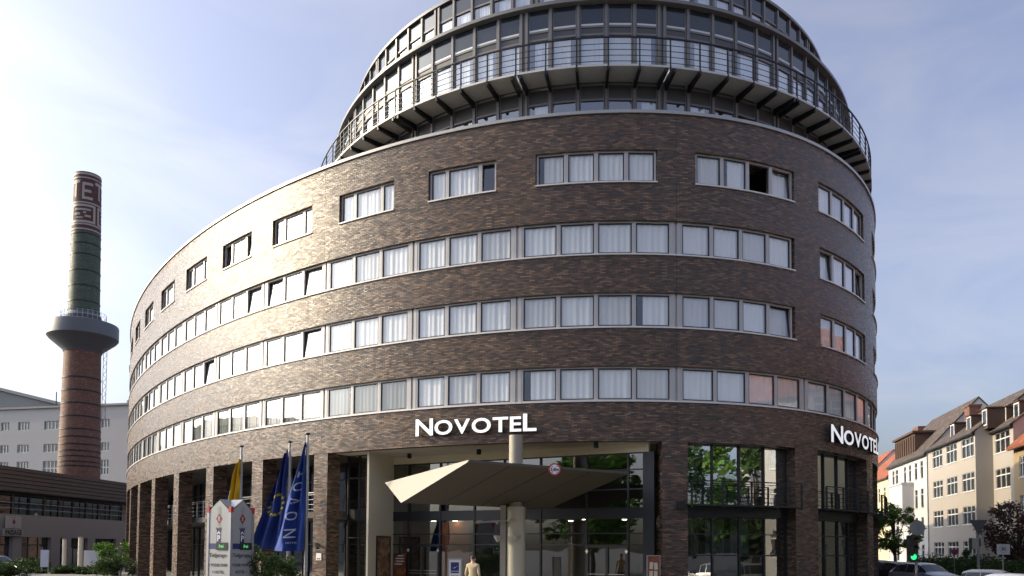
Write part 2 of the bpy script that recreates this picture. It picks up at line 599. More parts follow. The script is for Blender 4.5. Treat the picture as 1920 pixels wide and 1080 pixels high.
# ------------------------------------------------------------------ ellipses of the hotel plan
class Ell:
    def __init__(s, cx, cy, a, b, ph, ref):
        s.c, s.a, s.b, s.ph = (cx, cy), a, b, ph
        n = 8000
        s.T = [2 * math.pi * i / n for i in range(n + 1)]
        s.S = [0.0]
        p = s.pt(0)
        for t in s.T[1:]:
            q = s.pt(t)
            s.S.append(s.S[-1] + (q - p).length)
            p = q
        s.tot = s.S[-1]
        s.n = n
        s.s0 = s.s_of(ref)

    def pt(s, t):
        u, v = s.a * math.cos(t), s.b * math.sin(t)
        c, d = math.cos(s.ph), math.sin(s.ph)
        return Vector((s.c[0] + u * c - v * d, s.c[1] + u * d + v * c))

    def s_of(s, P):
        dx, dy = P[0] - s.c[0], P[1] - s.c[1]
        c, d = math.cos(s.ph), math.sin(s.ph)
        t = math.atan2((-d * dx + c * dy) / s.b, (c * dx + d * dy) / s.a) % (2 * math.pi)
        k = t / (2 * math.pi) * s.n
        i = min(int(k), s.n - 1)
        return s.S[i] + (k - i) * (s.S[i + 1] - s.S[i])

    def t_of(s, q):
        q = (q + s.s0) % s.tot
        lo, hi = 0, s.n
        while hi - lo > 1:
            m = (lo + hi) // 2
            if s.S[m] <= q:
                lo = m
            else:
                hi = m
        f = (q - s.S[lo]) / (s.S[hi] - s.S[lo])
        return s.T[lo] + f * (s.T[hi] - s.T[lo])

    def at(s, q, off=0.0):
        t = s.t_of(q)
        p = s.pt(t)
        h = 1e-4
        d = (s.pt(t + h) - s.pt(t - h)).normalized()
        n = Vector((d.y, -d.x))
        return p + n * off

    def M(s, q, off, z):
        a, b = s.at(q - 0.01, off), s.at(q + 0.01, off)
        p = s.at(q, off)
        return frame_M((p.x, p.y, z), b - a)

    def chord(s, q0, q1, off, z):
        a, b = s.at(q0, off), s.at(q1, off)
        m = (a + b) / 2
        return frame_M((m.x, m.y, z), b - a), (b - a).length

    def strip(s, mb, q0, q1, z0, z1, o0, o1, step=0.6, mat=0):
        """curved slab from offset o0 (outside) to o1 (inside)"""
        n = max(1, int(math.ceil((q1 - q0) / step)))
        qs = [q0 + (q1 - q0) * i / n for i in range(n + 1)]
        A = [s.at(q, o0) for q in qs]
        B = [s.at(q, o1) for q in qs]
        for i in range(n):
            u0, u1 = qs[i], qs[i + 1]
            mb.face([(*A[i], z0), (*A[i + 1], z0), (*A[i + 1], z1), (*A[i], z1)], [(u0, z0), (u1, z0), (u1, z1), (u0, z1)], mat)
            mb.face([(*B[i + 1], z0), (*B[i], z0), (*B[i], z1), (*B[i + 1], z1)], [(u1, z0), (u0, z0), (u0, z1), (u1, z1)], mat)
            mb.face([(*A[i], z1), (*A[i + 1], z1), (*B[i + 1], z1), (*B[i], z1)], [(u0, o0), (u1, o0), (u1, o1), (u0, o1)], mat)
            mb.face([(*B[i], z0), (*B[i + 1], z0), (*A[i + 1], z0), (*A[i], z0)], [(u0, o1), (u1, o1), (u1, o0), (u0, o0)], mat)
        mb.face([(*B[0], z0), (*A[0], z0), (*A[0], z1), (*B[0], z1)], [(o1, z0), (o0, z0), (o0, z1), (o1, z1)], mat)
        mb.face([(*A[n], z0), (*B[n], z0), (*B[n], z1), (*A[n], z1)], [(o0, z0), (o1, z0), (o1, z1), (o0, z1)], mat)


H = Ell(-9.649, 82.669, 54.1016, 27.4166, R(111.67375), (6.60, 31.47))       # brick body, s = 0 at the wall joint
SMIN, SMAX = -66.0, 50.0
ZS, ZP = 6.45, 19.85
ROWS = {'D': (8.03, 9.48), 'C': (11.02, 12.47), 'B': (14.0, 15.43), 'A': (16.98, 18.35)}

hotel = thing('hotel_building', 'oval dark brick hotel with curved window bands and stepped glass drum on top', 'building', (-4, 55, 0))

# ---- brick wall bands
BANDS = [(ZS, 8.03), (9.48, 11.02), (12.47, 14.0), (15.43, 16.98), (18.35, ZP)]
for z0, z1 in BANDS:
    mb = MB()
    H.strip(mb, SMIN, SMAX, z0, z1, 0, -1.7 if z0 > ZS else -0.4)
    part('brick_wall', mb, brick, hotel, 40)
mb = MB()
H.strip(mb, SMIN, SMAX, ZP, ZP + 0.13, 0.07, -0.5)
part('coping', mb, coping_m, hotel, 40)
# back wall, flat roof, inner core
A0, A1 = H.at(SMIN), H.at(SMAX)
mb = MB()
mb.face([(*A1, 0), (*A0, 0), (*A0, ZP), (*A1, ZP)])
part('rear_wall', mb, brick, hotel)
mb = MB()
mb.prism([(-30, 76), (20.8, 73.5), (21.5, 101), (-20, 101)], 0, 16.7)
part('rear_shadow_block', mb, brick, hotel)  # unseen block added to cast the shadow on the street houses
mb = MB()
out = [tuple(H.at(SMIN + (SMAX - SMIN) * i / 90, -0.45)) for i in range(91)]
mb.face([(x, y, 19.45) for x, y in out])
part('flat_roof', mb, roof_flat, hotel)  # unseen roof, made pale to bounce sun up onto the balcony plates
mb = MB()
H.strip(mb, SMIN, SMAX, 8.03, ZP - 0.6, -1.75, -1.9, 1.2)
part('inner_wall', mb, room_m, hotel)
for s in (0.0, -16.5):
    for z0, z1 in BANDS:
        mb = MB()
        H.strip(mb, s - 0.010, s + 0.010, z0 + 0.005, z1 - 0.005, 0.003, -0.05)
        part('expansion_joint', mb, gasket_m, hotel)

# ---- windows
WCACHE = {}
GROUPS = []


def window_meshes(w, h, fs=0.085, mats=None):
    k = (round(w, 2), round(h, 2), fs)
    if k in WCACHE:
        return WCACHE[k]
    w, h = k[0], k[1]
    mb = MB()
    x = w / 2
    ft, fb = 0.07, 0.06
    mb.box(-x, -x + fs, 0, 0.11, 0, h)
    mb.box(x - fs, x, 0, 0.11, 0, h)
    mb.box(-x + fs, x - fs, 0.004, 0.11, h - ft, h)
    mb.box(-x + fs, x - fs, 0.004, 0.11, 0, fb)
    fr = mb.mesh('window_frame', frame_m)
    pw, ph = x - fs, h - ft - fb
    g = 0.045
    mb = MB()
    mb.face([(-pw + g, 0.05, fb + g), (pw - g, 0.05, fb + g), (pw - g, 0.05, fb + ph - g), (-pw + g, 0.05, fb + ph - g)], mat=0)
    for b in ((-pw, -pw + g, fb, fb + ph), (pw - g, pw, fb, fb + ph), (-pw + g, pw - g, fb, fb + g), (-pw + g, pw - g, fb + ph - g, fb + ph)):
        mb.box(b[0], b[1], 0.03, 0.08, b[2], b[3], 1)
    pane = mb.mesh('pane', [glass, gasket_m])
    cur = []
    for kind in range(5):
        rnd = random.Random(kind * 13 + int(w * 100))
        x0, x1 = -x + 0.02, x - 0.02
        if kind == 1:
            x1 = x * 0.55
        if kind == 2:
            x0 = -x * 0.5
        nn = 44
        mb = MB()
        ph0, fr1, fr2 = rnd.random() * 6, rnd.uniform(24, 30), rnd.uniform(9, 12)
        row = []
        for i in range(nn + 1):
            t = x0 + (x1 - x0) * i / nn
            row.append((t, 0.105 + 0.014 * math.sin(fr1 * t + ph0) + 0.012 * math.sin(fr2 * t + 2 * ph0)))
        mb.grid([[(a, b, 0.02) for a, b in row], [(a, b, h - 0.01) for a, b in row]])
        cur.append([mb.mesh('curtain', cm_, 80) for cm_ in (curtain_m, curtain_w2, curtain_dim)])
    WCACHE[k] = (fr, pane, cur)
    return WCACHE[k]


def add_window(El, q0, q1, off, z0, h, state='shut', curtain=0, parent=hotel, cloth=None):
    M, w = El.chord(q0, q1, off, z0)
    fr, pane, cur = window_meshes(w, h)
    o = link('window', fr, parent, M)
    if state != 'open':
        Mp = Matrix()
        if state == 'tilt':
            Mp = Matrix.Translation((0, 0.05, 0.08)) @ Matrix.Rotation(R(-4.8), 4, 'X') @ Matrix.Translation((0, -0.04, -0.08))
        link('pane', pane, o, Mp, True)
    else:
        Mp = Matrix.Translation((w / 2 - 0.09, 0.09, 0)) @ Matrix.Rotation(R(-78), 4, 'Z') @ Matrix.Translation((-w / 2 + 0.09, -0.05, 0))
        link('pane', pane, o, Mp, True)
    if curtain is not None:
        if cloth is None:
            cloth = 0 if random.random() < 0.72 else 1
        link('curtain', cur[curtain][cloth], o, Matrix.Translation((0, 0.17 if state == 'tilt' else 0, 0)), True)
    return o


def bay(q0, q1, n, z0, h, states, marg=0.0):
    """n windows side by side between arc positions q0 and q1"""
    st = (q1 - q0) / n
    for i in range(n):
        key = states.get(i, 'shut')
        c = random.choices([0, 3, 4, 1, 2, None], [5, 5, 5, 0.9, 0.9, 0.2 if z0 < 16 else 0])[0]
        if key == 'open':
            c = None
        dim = None
        if z0 < 9 and q1 < -11:              # lowest band, left part: mostly the darker grey-green curtain colour
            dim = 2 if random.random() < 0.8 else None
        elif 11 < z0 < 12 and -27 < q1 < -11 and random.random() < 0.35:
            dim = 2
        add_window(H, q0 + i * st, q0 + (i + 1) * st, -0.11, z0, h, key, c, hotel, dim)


def sill(q0, q1, z):
    mb = MB()
    H.strip(mb, q0, q1, z - 0.002, z + 0.055, 0.055, -0.26)
    part('sill', mb, sill_m, hotel, 40)


DB = [6.33, 0.0, -6.53, -11.36, -16.45, -21.2, -26.1, -31.0, -36.0, -41.0, -46.0, -51.0, -56.0]
TILT = {('B', -16.45): {2: 'tilt', 0: 'tilt'}, ('C', -16.45): {2: 'tilt'}, ('C', -26.1): {2: 'tilt'}, ('C', -36.0): {0: 'tilt'}, ('B', -21.2): {2: 'tilt'}}
for r in 'BCD':
    z0, z1 = ROWS[r]
    h = z1 - z0 - 0.06
    sill(-56.3, 5.72 if r != 'D' else 20.5, z0)
    # bays left of the joint
    for i in range(1, len(DB) - 1):
        a, b = DB[i + 1], DB[i]
        bay(a + 0.19, b - 0.19, 4 if i == 1 else 3, z0 + 0.06, h, TILT.get((r, b), {}))
    for d in DB[1:]:
        mb = MB()
        Md = H.M(d, -0.11, z0 + 0.06)
        for x0, x1, y in ((-0.19, -0.05, -0.01), (0.05, 0.19, -0.01), (-0.05, 0.05, 0.05)):
            mb.box(x0, x1, y, 0.14, 0, h)
        part('double_mullion', mb, frame_m, hotel, 0, Md)
    if r in 'BC':
        bay(0.19, 5.62, 4, z0 + 0.06, h, {3: 'tilt'} if r == 'C' else {})
        # pier, then the next group round the corner
        for q0, q1 in ((5.70, 7.40), (12.38, 14.5), (19.5, SMAX)):
            mb = MB()
            H.strip(mb, q0, q1, z0, z1, 0, -1.7)
            part('brick_pier', mb, brick, hotel, 40)
        for q0, q1 in ((7.40, 12.38), (14.5, 19.5)):
            sill(q0, q1, z0)
            bay(q0 + 0.02, q1 - 0.02, 4, z0 + 0.06, h, {0: 'tilt', 3: 'tilt'} if r == 'B' else {})
    else:
        bay(0.19, 6.14, 4, z0 + 0.06, h, {})
        bay(6.52, 12.8, 4, z0 + 0.06, h, {})
        bay(13.18, 19.4, 4, z0 + 0.06, h, {})
        for d in (6.33, 12.99):
            mb = MB()
            Md = H.M(d, -0.11, z0 + 0.06)
            for x0, x1, y in ((-0.19, -0.05, -0.01), (0.05, 0.19, -0.01), (-0.05, 0.05, 0.05)):
                mb.box(x0, x1, y, 0.14, 0, h)
            part('double_mullion', mb, frame_m, hotel, 0, Md)
        mb = MB()
        H.strip(mb, 19.45, SMAX, z0, z1, 0, -1.7)
        part('brick_pier', mb, brick, hotel, 40)
    mb = MB()
    H.strip(mb, SMIN, -56.2, z0, z1, 0, -1.7)
    part('brick_pier', mb, brick, hotel, 40)

# ---- top row of single openings
z0, z1 = ROWS['A']
AG = [(14.5, 19.5, 4), (7.35, 12.32, 4), (0.81, 5.71, 4), (-5.75, -0.79, 4), (-10.59, -7.44, 3), (-15.56, -12.34, 3), (-20.44, -17.38, 3), (-25.40, -22.33, 3),
      (-30.5, -27.4, 3), (-35.6, -32.6, 3), (-40.7, -37.8, 3), (-45.8, -42.9, 3), (-50.8, -47.9, 3), (-55.8, -52.9, 3)]
edges = [SMAX]
ASTATE = {2: {2: 'open', 3: 'tilt'}, 4: {2: 'tilt'}, 7: {0: 'tilt', 2: 'tilt'}, 1: {}}
for i, (a, b, n) in enumerate(AG):
    mb = MB()
    H.strip(mb, b, edges[-1], z0, z1, 0, -1.7)
    part('brick_pier', mb, brick, hotel, 40)
    edges.append(a)
    sill(a, b, z0)
    h = z1 - z0 - 0.06
    if n == 3:      # wide light between two narrow ones
        w = b - a
        cuts = [a + 0.02, a + 0.27 * w, a + 0.76 * w, b - 0.02]
        for k in range(3):
            st = ASTATE.get(i, {}).get(k, 'shut')
            add_window(H, cuts[k], cuts[k + 1], -0.13, z0 + 0.06, h, st, random.choice([0, 3, 4]) if st == 'shut' else None)
    else:
        bay(a + 0.02, b - 0.02, 4, z0 + 0.06, h, ASTATE.get(i, {}))
mb = MB()
H.strip(mb, SMIN, edges[-1], z0, z1, 0, -1.7)
part('brick_pier', mb, brick, hotel, 40)

# ---- ground floor: brick pillars
PW = [(-16.95, -16.06, -0.8), (-21.85, -20.9, -0.8), (-26.85, -25.95, -0.8), (-31.85, -30.95, -0.8), (-36.9, -36.0, -0.8), (-41.9, -41.0, -0.8), (-46.9, -46.0, -0.8),
      (-51.9, -51.0, -0.8), (-56.9, -56.0, -0.8), (-61.9, -61.0, -0.8), (-0.62, 0.43, -1.0), (5.62, 7.08, -0.9), (12.35, 13.7, -0.9), (18.6, 20.0, -0.9)]
for a, b, d in PW:
    mb = MB()
    H.strip(mb, a, b, 0.05, ZS - 0.002, -0.012, d, 0.3)
    part('brick_pillar', mb, brick, hotel, 40)
mb = MB()
H.strip(mb, 20.0, SMAX, 0.05, ZS - 0.002, -0.012, -0.9)
part('brick_wall', mb, brick, hotel, 40)
# soffit and ceiling over the recesses
mb = MB()
H.strip(mb, -16.0, SMAX, ZS + 0.004, ZS + 0.25, -0.41, -9.5, 1.0)
part('soffit', mb, soffit_m, hotel, 40)
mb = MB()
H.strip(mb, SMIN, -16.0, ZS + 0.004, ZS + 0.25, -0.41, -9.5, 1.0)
part('soffit', mb, room_m, hotel, 40)  # arcade ceiling coloured dark to deepen the shade of the recess
mb = MB()
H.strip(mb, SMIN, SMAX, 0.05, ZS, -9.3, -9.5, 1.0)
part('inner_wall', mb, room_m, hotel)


def glazing_screen(M, W, hbase, htop, xs, zs, gl, fm, parent, thick=0.07, slab=None):
    """post-and-rail screen in a flat plane: frame parts and single panes"""
    xs = sorted(set([0] + xs + [W]))
    zs = sorted(set([hbase] + zs + [htop]))
    mb = MB()
    for x in xs:
        mb.box(x - thick / 2, x + thick / 2, -0.05, 0.09, hbase, htop)
    for z in zs:
        t = 0.05
        for i in range(len(xs) - 1):
            mb.box(xs[i] + thick / 2, xs[i + 1] - thick / 2, -0.035, 0.075, z - t / 2, z + t / 2)
    fr = part('glazing_frame', mb, fm, parent, 0, M)
    for i in range(len(xs) - 1):
        for j in range(len(zs) - 1):
            if slab and zs[j] >= slab[0] - 0.01 and zs[j + 1] <= slab[1] + 0.01:
                continue
            mb = MB()
            a, b, c, d = xs[i] + thick / 2, xs[i + 1] - thick / 2, zs[j] + 0.025, zs[j + 1] - 0.025
            mb.face([(a, 0.02, c), (b, 0.02, c), (b, 0.02, d), (a, 0.02, d)])
            part('pane', mb, gl, fr, 0, None, True)
    if slab:
        mb = MB()
        mb.box(0.0, W, -0.02, 0.35, slab[0] + 0.02, slab[1] - 0.02)
        part('floor_edge', mb, frame_dark, parent, 0, M)
    return fr


def railing(path, z0, z1, parent, wires=4, pt=0.045, top=0.05, posts=True, mat=None):
    """posts, handrail and horizontal bars along a list of xy points"""
    mat = mat or darkmetal
    if posts:
        for p in path:
            mb = MB()
            mb.box(-pt / 2, pt / 2, -pt / 2, pt / 2, z0, z1)
            part('railing_post', mb, mat, parent, 0, Matrix.Translation((p[0], p[1], 0)))
    mb = MB()
    for a, b in zip(path, path[1:]):
        mb.bar((*a, z1), (*b, z1), top, 0.04)
    part('handrail', mb, mat, parent)
    for k in range(wires):
        z = z0 + 0.1 + (z1 - z0 - 0.2) * k / max(1, wires - 1) if wires > 1 else (z0 + z1) / 2
        mb = MB()
        for a, b in zip(path, path[1:]):
            mb.bar((*a, z), (*b, z), 0.022, 0.022)
        part('railing_bar', mb, mat, parent)


# two glazed openings right of the entrance, with French balconies
for q0, q1, n in ((0.43, 5.62, 4), (7.08, 12.35, 4), (13.7, 18.6, 4)):
    st = (q1 - q0) / n
    for i in range(n):
        M, w = H.chord(q0 + i * st, q0 + (i + 1) * st, -0.55, 0)
        M = M @ Matrix.Translation((-w / 2, 0, 0))
        glazing_screen(M, w, 0.1, 3.45, [], [1.9, 2.77], glass_dark, frame_dark, hotel)
        glazing_screen(M, w, 3.95, ZS, [], [], glass_green, frame_dark, hotel)
        mb = MB()
        nn = 60
        row = [(w * k / nn, 0.35 + 0.05 * math.sin(k * 0.9 + i) + 0.02 * math.sin(k * 0.37)) for k in range(nn + 1)]
        if q0 < 5 and i != 3:
            mb.grid([[(a, b, 3.97) for a, b in row], [(a, b, ZS) for a, b in row]])
            part('curtain', mb, curtain_g, hotel, 80, M)
        if i in (0, 1, 2) and q0 < 5:
            mb = MB()
            mb.grid([[(a, b + 0.2, 1.95) for a, b in row[:44]], [(a, b + 0.2, 3.4) for a, b in row[:44]]])
            part('curtain', mb, curtain_g, hotel, 80, M)
    mb = MB()
    H.strip(mb, q0, q1, 3.48, 3.92, -0.45, -1.4)
    part('floor_edge', mb, frame_dark, hotel)
    mb = MB()
    H.strip(mb, q0 - 0.02, q1 - 0.05, 3.86, 3.93, 0.42, -0.44)
    part('balcony_slab', mb, darkmetal, hotel)
    pth = [tuple(H.at(q0 + 0.02 + (q1 - q0 - 0.1) * k / 4, 0.38)) for k in range(5)]
    fine = [tuple(H.at(q0 + 0.02 + (q1 - q0 - 0.1) * k / 16, 0.38)) for k in range(17)]
    for p in pth:
        mb = MB()
        mb.box(-0.035, 0.035, -0.035, 0.035, 3.80, 4.86)
        part('railing_post', mb, darkmetal, hotel, 0, Matrix.Translation((p[0], p[1], 0)))
    railing(fine, 3.93, 4.86, hotel, 5, posts=False)
mb = MB()
H.strip(mb, -0.3, 20, 0.05, ZS, -4.5, -4.7, 1.0)
part('inner_wall', mb, room_m, hotel)

# arcade behind the left pillars
mb = MB()
H.strip(mb, -62, -16.5, 3.55, 3.85, -1.0, -3.4, 1.0)
part('gallery_slab', mb, room_m, hotel, 40)
fine = [tuple(H.at(-61 + 44.3 * k / 44, -1.05)) for k in range(45)]
railing(fine, 3.88, 4.78, hotel, 4, pt=0.04, mat=steel_m)
for a, b in zip([p[0] for p in PW[1:10]], [-16.95 - 0.0] + [p[0] for p in PW[1:9]]):
    Mx, w = H.chord(a + 0.05, b, -3.4, 0)
    Mx = Mx @ Matrix.Translation((-w / 2, 0, 0))
    glazing_screen(Mx, w, 0.1, 3.5, [w * 0.33, w * 0.66], [2.3], glass_dark, frame_dark, hotel)
    glazing_screen(Mx, w, 3.9, ZS, [w * 0.33, w * 0.66], [5.6], glass_dark, frame_dark, hotel)
    for k in (0.2, 0.45):
        mb = MB()
        nn = 30
        row = [(w * k + 0.5 * j / nn, 0.3 + 0.04 * math.sin(j * 0.9)) for j in range(nn + 1)]
        mb.grid([[(x, y, 0.2) for x, y in row], [(x, y, 3.4) for x, y in row]])
        part('curtain', mb, curtain_g, hotel, 80, Mx)
mb = MB()
H.strip(mb, -62, -16.0, 0.05, ZS, -5.2, -5.4, 1.0)
part('inner_wall', mb, room_m, hotel)

# dark strip of glazing between the pillar and the white entrance wall
Mx, w = H.chord(-16.1, -14.5, -1.4, 0)
glazing_screen(Mx @ Matrix.Translation((-w / 2, 0, 0)), w, 0.1, ZS, [w * 0.45], [2.6, 3.45, 3.9, 5.4], glass_dark, frame_dark, hotel, slab=(3.45, 3.9))

# ---- entrance recess
G0, G1 = Vector((-5.75, 37.75)), Vector((5.55, 31.98))
W0 = H.at(-14.0, -0.42)
mb = MB()
Mw = frame_M((*W0, 0), G0 - W0)
wl = (G0 - W0).length
mb.box(0, wl, -0.10, 0.0, 0.05, ZS)
white_wall = part('entrance_side_wall', mb, cream_m, hotel, 0, Mw)
Mg = frame_M((*G0, 0), G1 - G0)
gw = (G1 - G0).length


def gx(px):
    """position of a pixel column along the entrance screen"""
    r = ray(px, 950)
    d = G1 - G0
    # solve r*t = G0 + d*k
    det = -r.x * d.y + r.y * d.x
    k = (r.x * G0.y - r.y * G0.x) / (-det) if abs(det) > 1e-9 else 0
    t = None
    # 2x2 solve: r.x t - d.x k = G0.x ; r.y t - d.y k = G0.y
    D = r.x * (-d.y) - (-d.x) * r.y
    k = (r.x * G0.y - r.y * G0.x) / D
    return k * gw


XS = [gx(p) for p in (767, 826, 890, 946, 1014, 1100, 1178, 1222)]
glazing_screen(Mg, gw, 0.1, 6.08, XS, [2.3, 2.78, 3.42, 3.82, 4.6, 5.4], glass_dark, frame_dark, hotel, 0.08, (3.42, 3.82))
mb = MB()
mb.box(0, gw, -0.05, 0.2, 6.10, ZS - 0.004)
part('fascia', mb, cream_m, hotel, 0, Mg)
mb = MB()
mb.box(gw - 0.22, gw + 0.25, -0.12, 0.2, 0.05, 6.09)
part('frame_post', mb, frame_dark, hotel, 0, Mg)
for p0, p1 in ((767, 826), (1100, 1178)):
    a, b = gx(p0), gx(p1)
    d = part('door', MB(), frame_dark, hotel, 0, Mg @ Matrix.Translation((a, 0, 0)))
    mb = MB()
    w = b - a
    for x in (0.05, w / 2, w - 0.05):
        mb.box(x - 0.05, x + 0.05, -0.08, 0.02, 0.1, 2.28)
    mb.box(0.1, w - 0.1, -0.07, 0.02, 2.2, 2.28)
    d.data = mb.mesh('door', frame_dark)
    for z in (0.95, 1.08):
        for x0, x1 in ((0.12, w / 2 - 0.07), (w / 2 + 0.07, w - 0.12)):
            mb = MB()
            mb.box(x0, x1, -0.14, -0.11, z, z + 0.025)
            mb.box(x0 + 0.05, x0 + 0.08, -0.11, 0.0, z, z + 0.02)
            part('handle', mb, steel_m, d, 0, None, True)
    for x in (0.05, w - 0.05):
        mb = MB()
        mb.box(x - 0.06, x + 0.06, -0.12, -0.09, 2.0, 2.06)
        mb.box(x - 0.02, x + 0.02, -0.12, -0.09, 1.95, 2.11)
        part('door_sensor', mb, white_m, d, 0, None, True)
# lobby behind the glass
mb = MB()
mb.box(0.1, gw - 0.1, 0.36, 6.5, 3.46, 3.78)
part('mezzanine_slab', mb, room_m, hotel, 0, Mg)
lamp_m = emit_mat('lobby lamp', (1.0, 0.88, 0.68), 9)
for x, y, z in ((1.6, 1.2, 3.44), (2.4, 2.4, 3.44), (2.7, 1.4, 3.44), (5.2, 1.6, 3.44), (9.3, 1.5, 3.44), (10.9, 2.2, 3.44), (8.0, 3.0, 3.44)):
    mb = MB()
    mb.lathe([(0.0, 0.0), (0.11, 0.0), (0.13, 0.02)], 14)
    part('ceiling_lamp', mb, lamp_m, hotel, 0, Mg @ Matrix.Translation((x, y, z - 0.02)))
# small box lights under the lintel
for px, py in ((765, 850), (897, 842), (1120, 829)):
    r = at_height(px, py, ZS - 0.05)
    mb = MB()
    mb.lathe([(0.0, -0.22), (0.10, -0.22), (0.10, 0.0)], 14)
    part('downlight', mb, darkmetal, hotel, 40, Matrix.Translation((r.x, r.y + 0.5, ZS)))
Mq = H.M(0.1, 0.0, 3.75)
mb = MB()
mb.box(-0.13, 0.13, -0.22, -0.0, 0, 0.3)
part('wall_camera', mb, darkmetal, hotel, 0, Mq)  # dark camera box on the brick pillar, gives no light

# ------------------------------------------------------------------ glass drum
DC = (4.45, 50.5)


def drum_ell(a, b):
    return Ell(DC[0], DC[1], a, b, 0, (DC[0], DC[1] - b))


DE = drum_ell(15.3, 18.3)        # glass of the two lower storeys
DS = drum_ell(16.6, 19.5)        # balcony edge
DG = drum_ell(14.35, 16.6)       # set-back top storey
D2 = drum_ell(15.55, 18.55)
MOD = 1.165
# arc position of the double mullion seen at pixel column 980
best = min((abs((lambda P: 960 + FPX * P.x / (P.y * math.cos(PITCH) + 20.0 * math.sin(PITCH)))(DE.at(q / 100)) - 978), q / 100) for q in range(-900, 300))
QD = best[1]
lines = [QD + k * MOD for k in range(-16, 26)]
dbl = {k for k in range(-16, 26) if k % 5 == 0}
ZE0, ZE1, ZB, ZF0, ZF1, ZG1 = 19.45, 20.95, 21.6, 21.74, 25.0, 28.0
mb = MB()
DE.strip(mb, lines[0] - 12, lines[-1] + 12, 19.4, 25.1, -1.5, -1.7, 1.0)
part('drum_inner_wall', mb, room_m, hotel)
for z in (21.55, 25.0):
    mb = MB()
    E_ = DE
    E_.strip(mb, lines[0], lines[-1], z, z + 0.16, -0.12, -1.5, 1.0)
    part('floor_slab', mb, room_m, hotel)
BAYC = {}


def bay_mesh(kind, w):
    k = (kind, round(w, 2))
    if k in BAYC:
        return BAYC[k]
    w = k[1]
    x = w / 2
    res = {}
    if kind == 'E':
        zt, bars, h = 1.45, [0.03, 1.45, 2.08], 2.12
    elif kind == 'F':
        zt, bars, h = 1.98, [0.04, 1.98, 2.32], 3.27
    else:
        zt, bars, h = 1.95, [0.04, 1.95], 2.72
    mb = MB()
    for z in bars:
        mb.box(-x, x, -0.03, 0.07, z - 0.04, z + 0.04)
    for sx in (-1, 1):
        mb.box(min(sx * x, sx * (x - 0.05)), max(sx * x, sx * (x - 0.05)), -0.02, 0.07, 0.05, h)
    res['frame'] = mb.mesh('window_frame', drum_metal)
    mb = MB()
    mb.face([(-x + 0.05, 0.03, 0.08), (x - 0.05, 0.03, 0.08), (x - 0.05, 0.03, zt - 0.04), (-x + 0.05, 0.03, zt - 0.04)])
    res['pane'] = mb.mesh('pane', glass_drum)
    mb = MB()
    if kind == 'F':
        mb.box(-x + 0.05, x - 0.05, 0.0, 0.05, 2.02, 2.28)
    elif kind == 'E':
        mb.box(-x + 0.05, x - 0.05, 0.0, 0.05, 1.49, 2.04)
    else:
        mb.box(-x + 0.05, x - 0.05, 0.0, 0.05, 1.99, h)
    res['panel'] = mb.mesh('panel', panel_lo if kind != 'G' else panel_m)
    if kind == 'F':
        mb = MB()
        mb.box(-x + 0.05, x - 0.05, -0.01, 0.04, 2.44, h)
        res['upper_panel'] = mb.mesh('upper_panel', panel_m)
        mb = MB()
        mb.box(-x + 0.05, x - 0.05, -0.035, 0.05, 2.36, 2.435)
        res['blind_bar'] = mb.mesh('blind_bar', white_line)
    cur = []
    for v in range(3):
        rnd = random.Random(v + 5)
        mb = MB()
        a, b = (-x, x) if v == 0 else ((-x, x * 0.5) if v == 1 else (-x * 0.4, x))
        row = [(a + (b - a) * i / 34, 0.09 + 0.010 * math.sin(i * 0.95 + v) + 0.010 * math.sin(i * 0.31)) for i in range(35)]
        mb.grid([[(p, q, 0.05) for p, q in row], [(p, q, zt) for p, q in row]])
        cur.append(mb.mesh('curtain', curtain_m, 80))
    res['curtain'] = cur
    BAYC[k] = res
    return res


def drum_bay(El, q0, q1, z, kind, off=0.0):
    M, w = El.chord(q0, q1, off, z)
    r = bay_mesh(kind, w)
    o = link('window', r['frame'], hotel, M)
    link('pane', r['pane'], o, Matrix(), True)
    link('panel', r['panel'], o, Matrix(), True)
    if kind == 'F':
        link('upper_panel', r['upper_panel'], o, Matrix(), True)
        link('blind_bar', r['blind_bar'], o, Matrix(), True)
    if kind != 'E' or random.random() < 0.4:
        link('curtain', random.choice(r['curtain']), o, Matrix(), True)


def mullions(El, q, z0, z1, double, w=0.105):
    M = El.M(q, 0.0, 0)
    mb = MB()
    for x in ((-0.12, 0.12) if double else (0,)):
        mb.box(x - w / 2, x + w / 2, -0.09, 0.10, z0, z1)
    if double:
        mb.box(-0.06, 0.06, 0.0, 0.08, z0, z1)
    part('mullion', mb, drum_metal, hotel, 0, M)


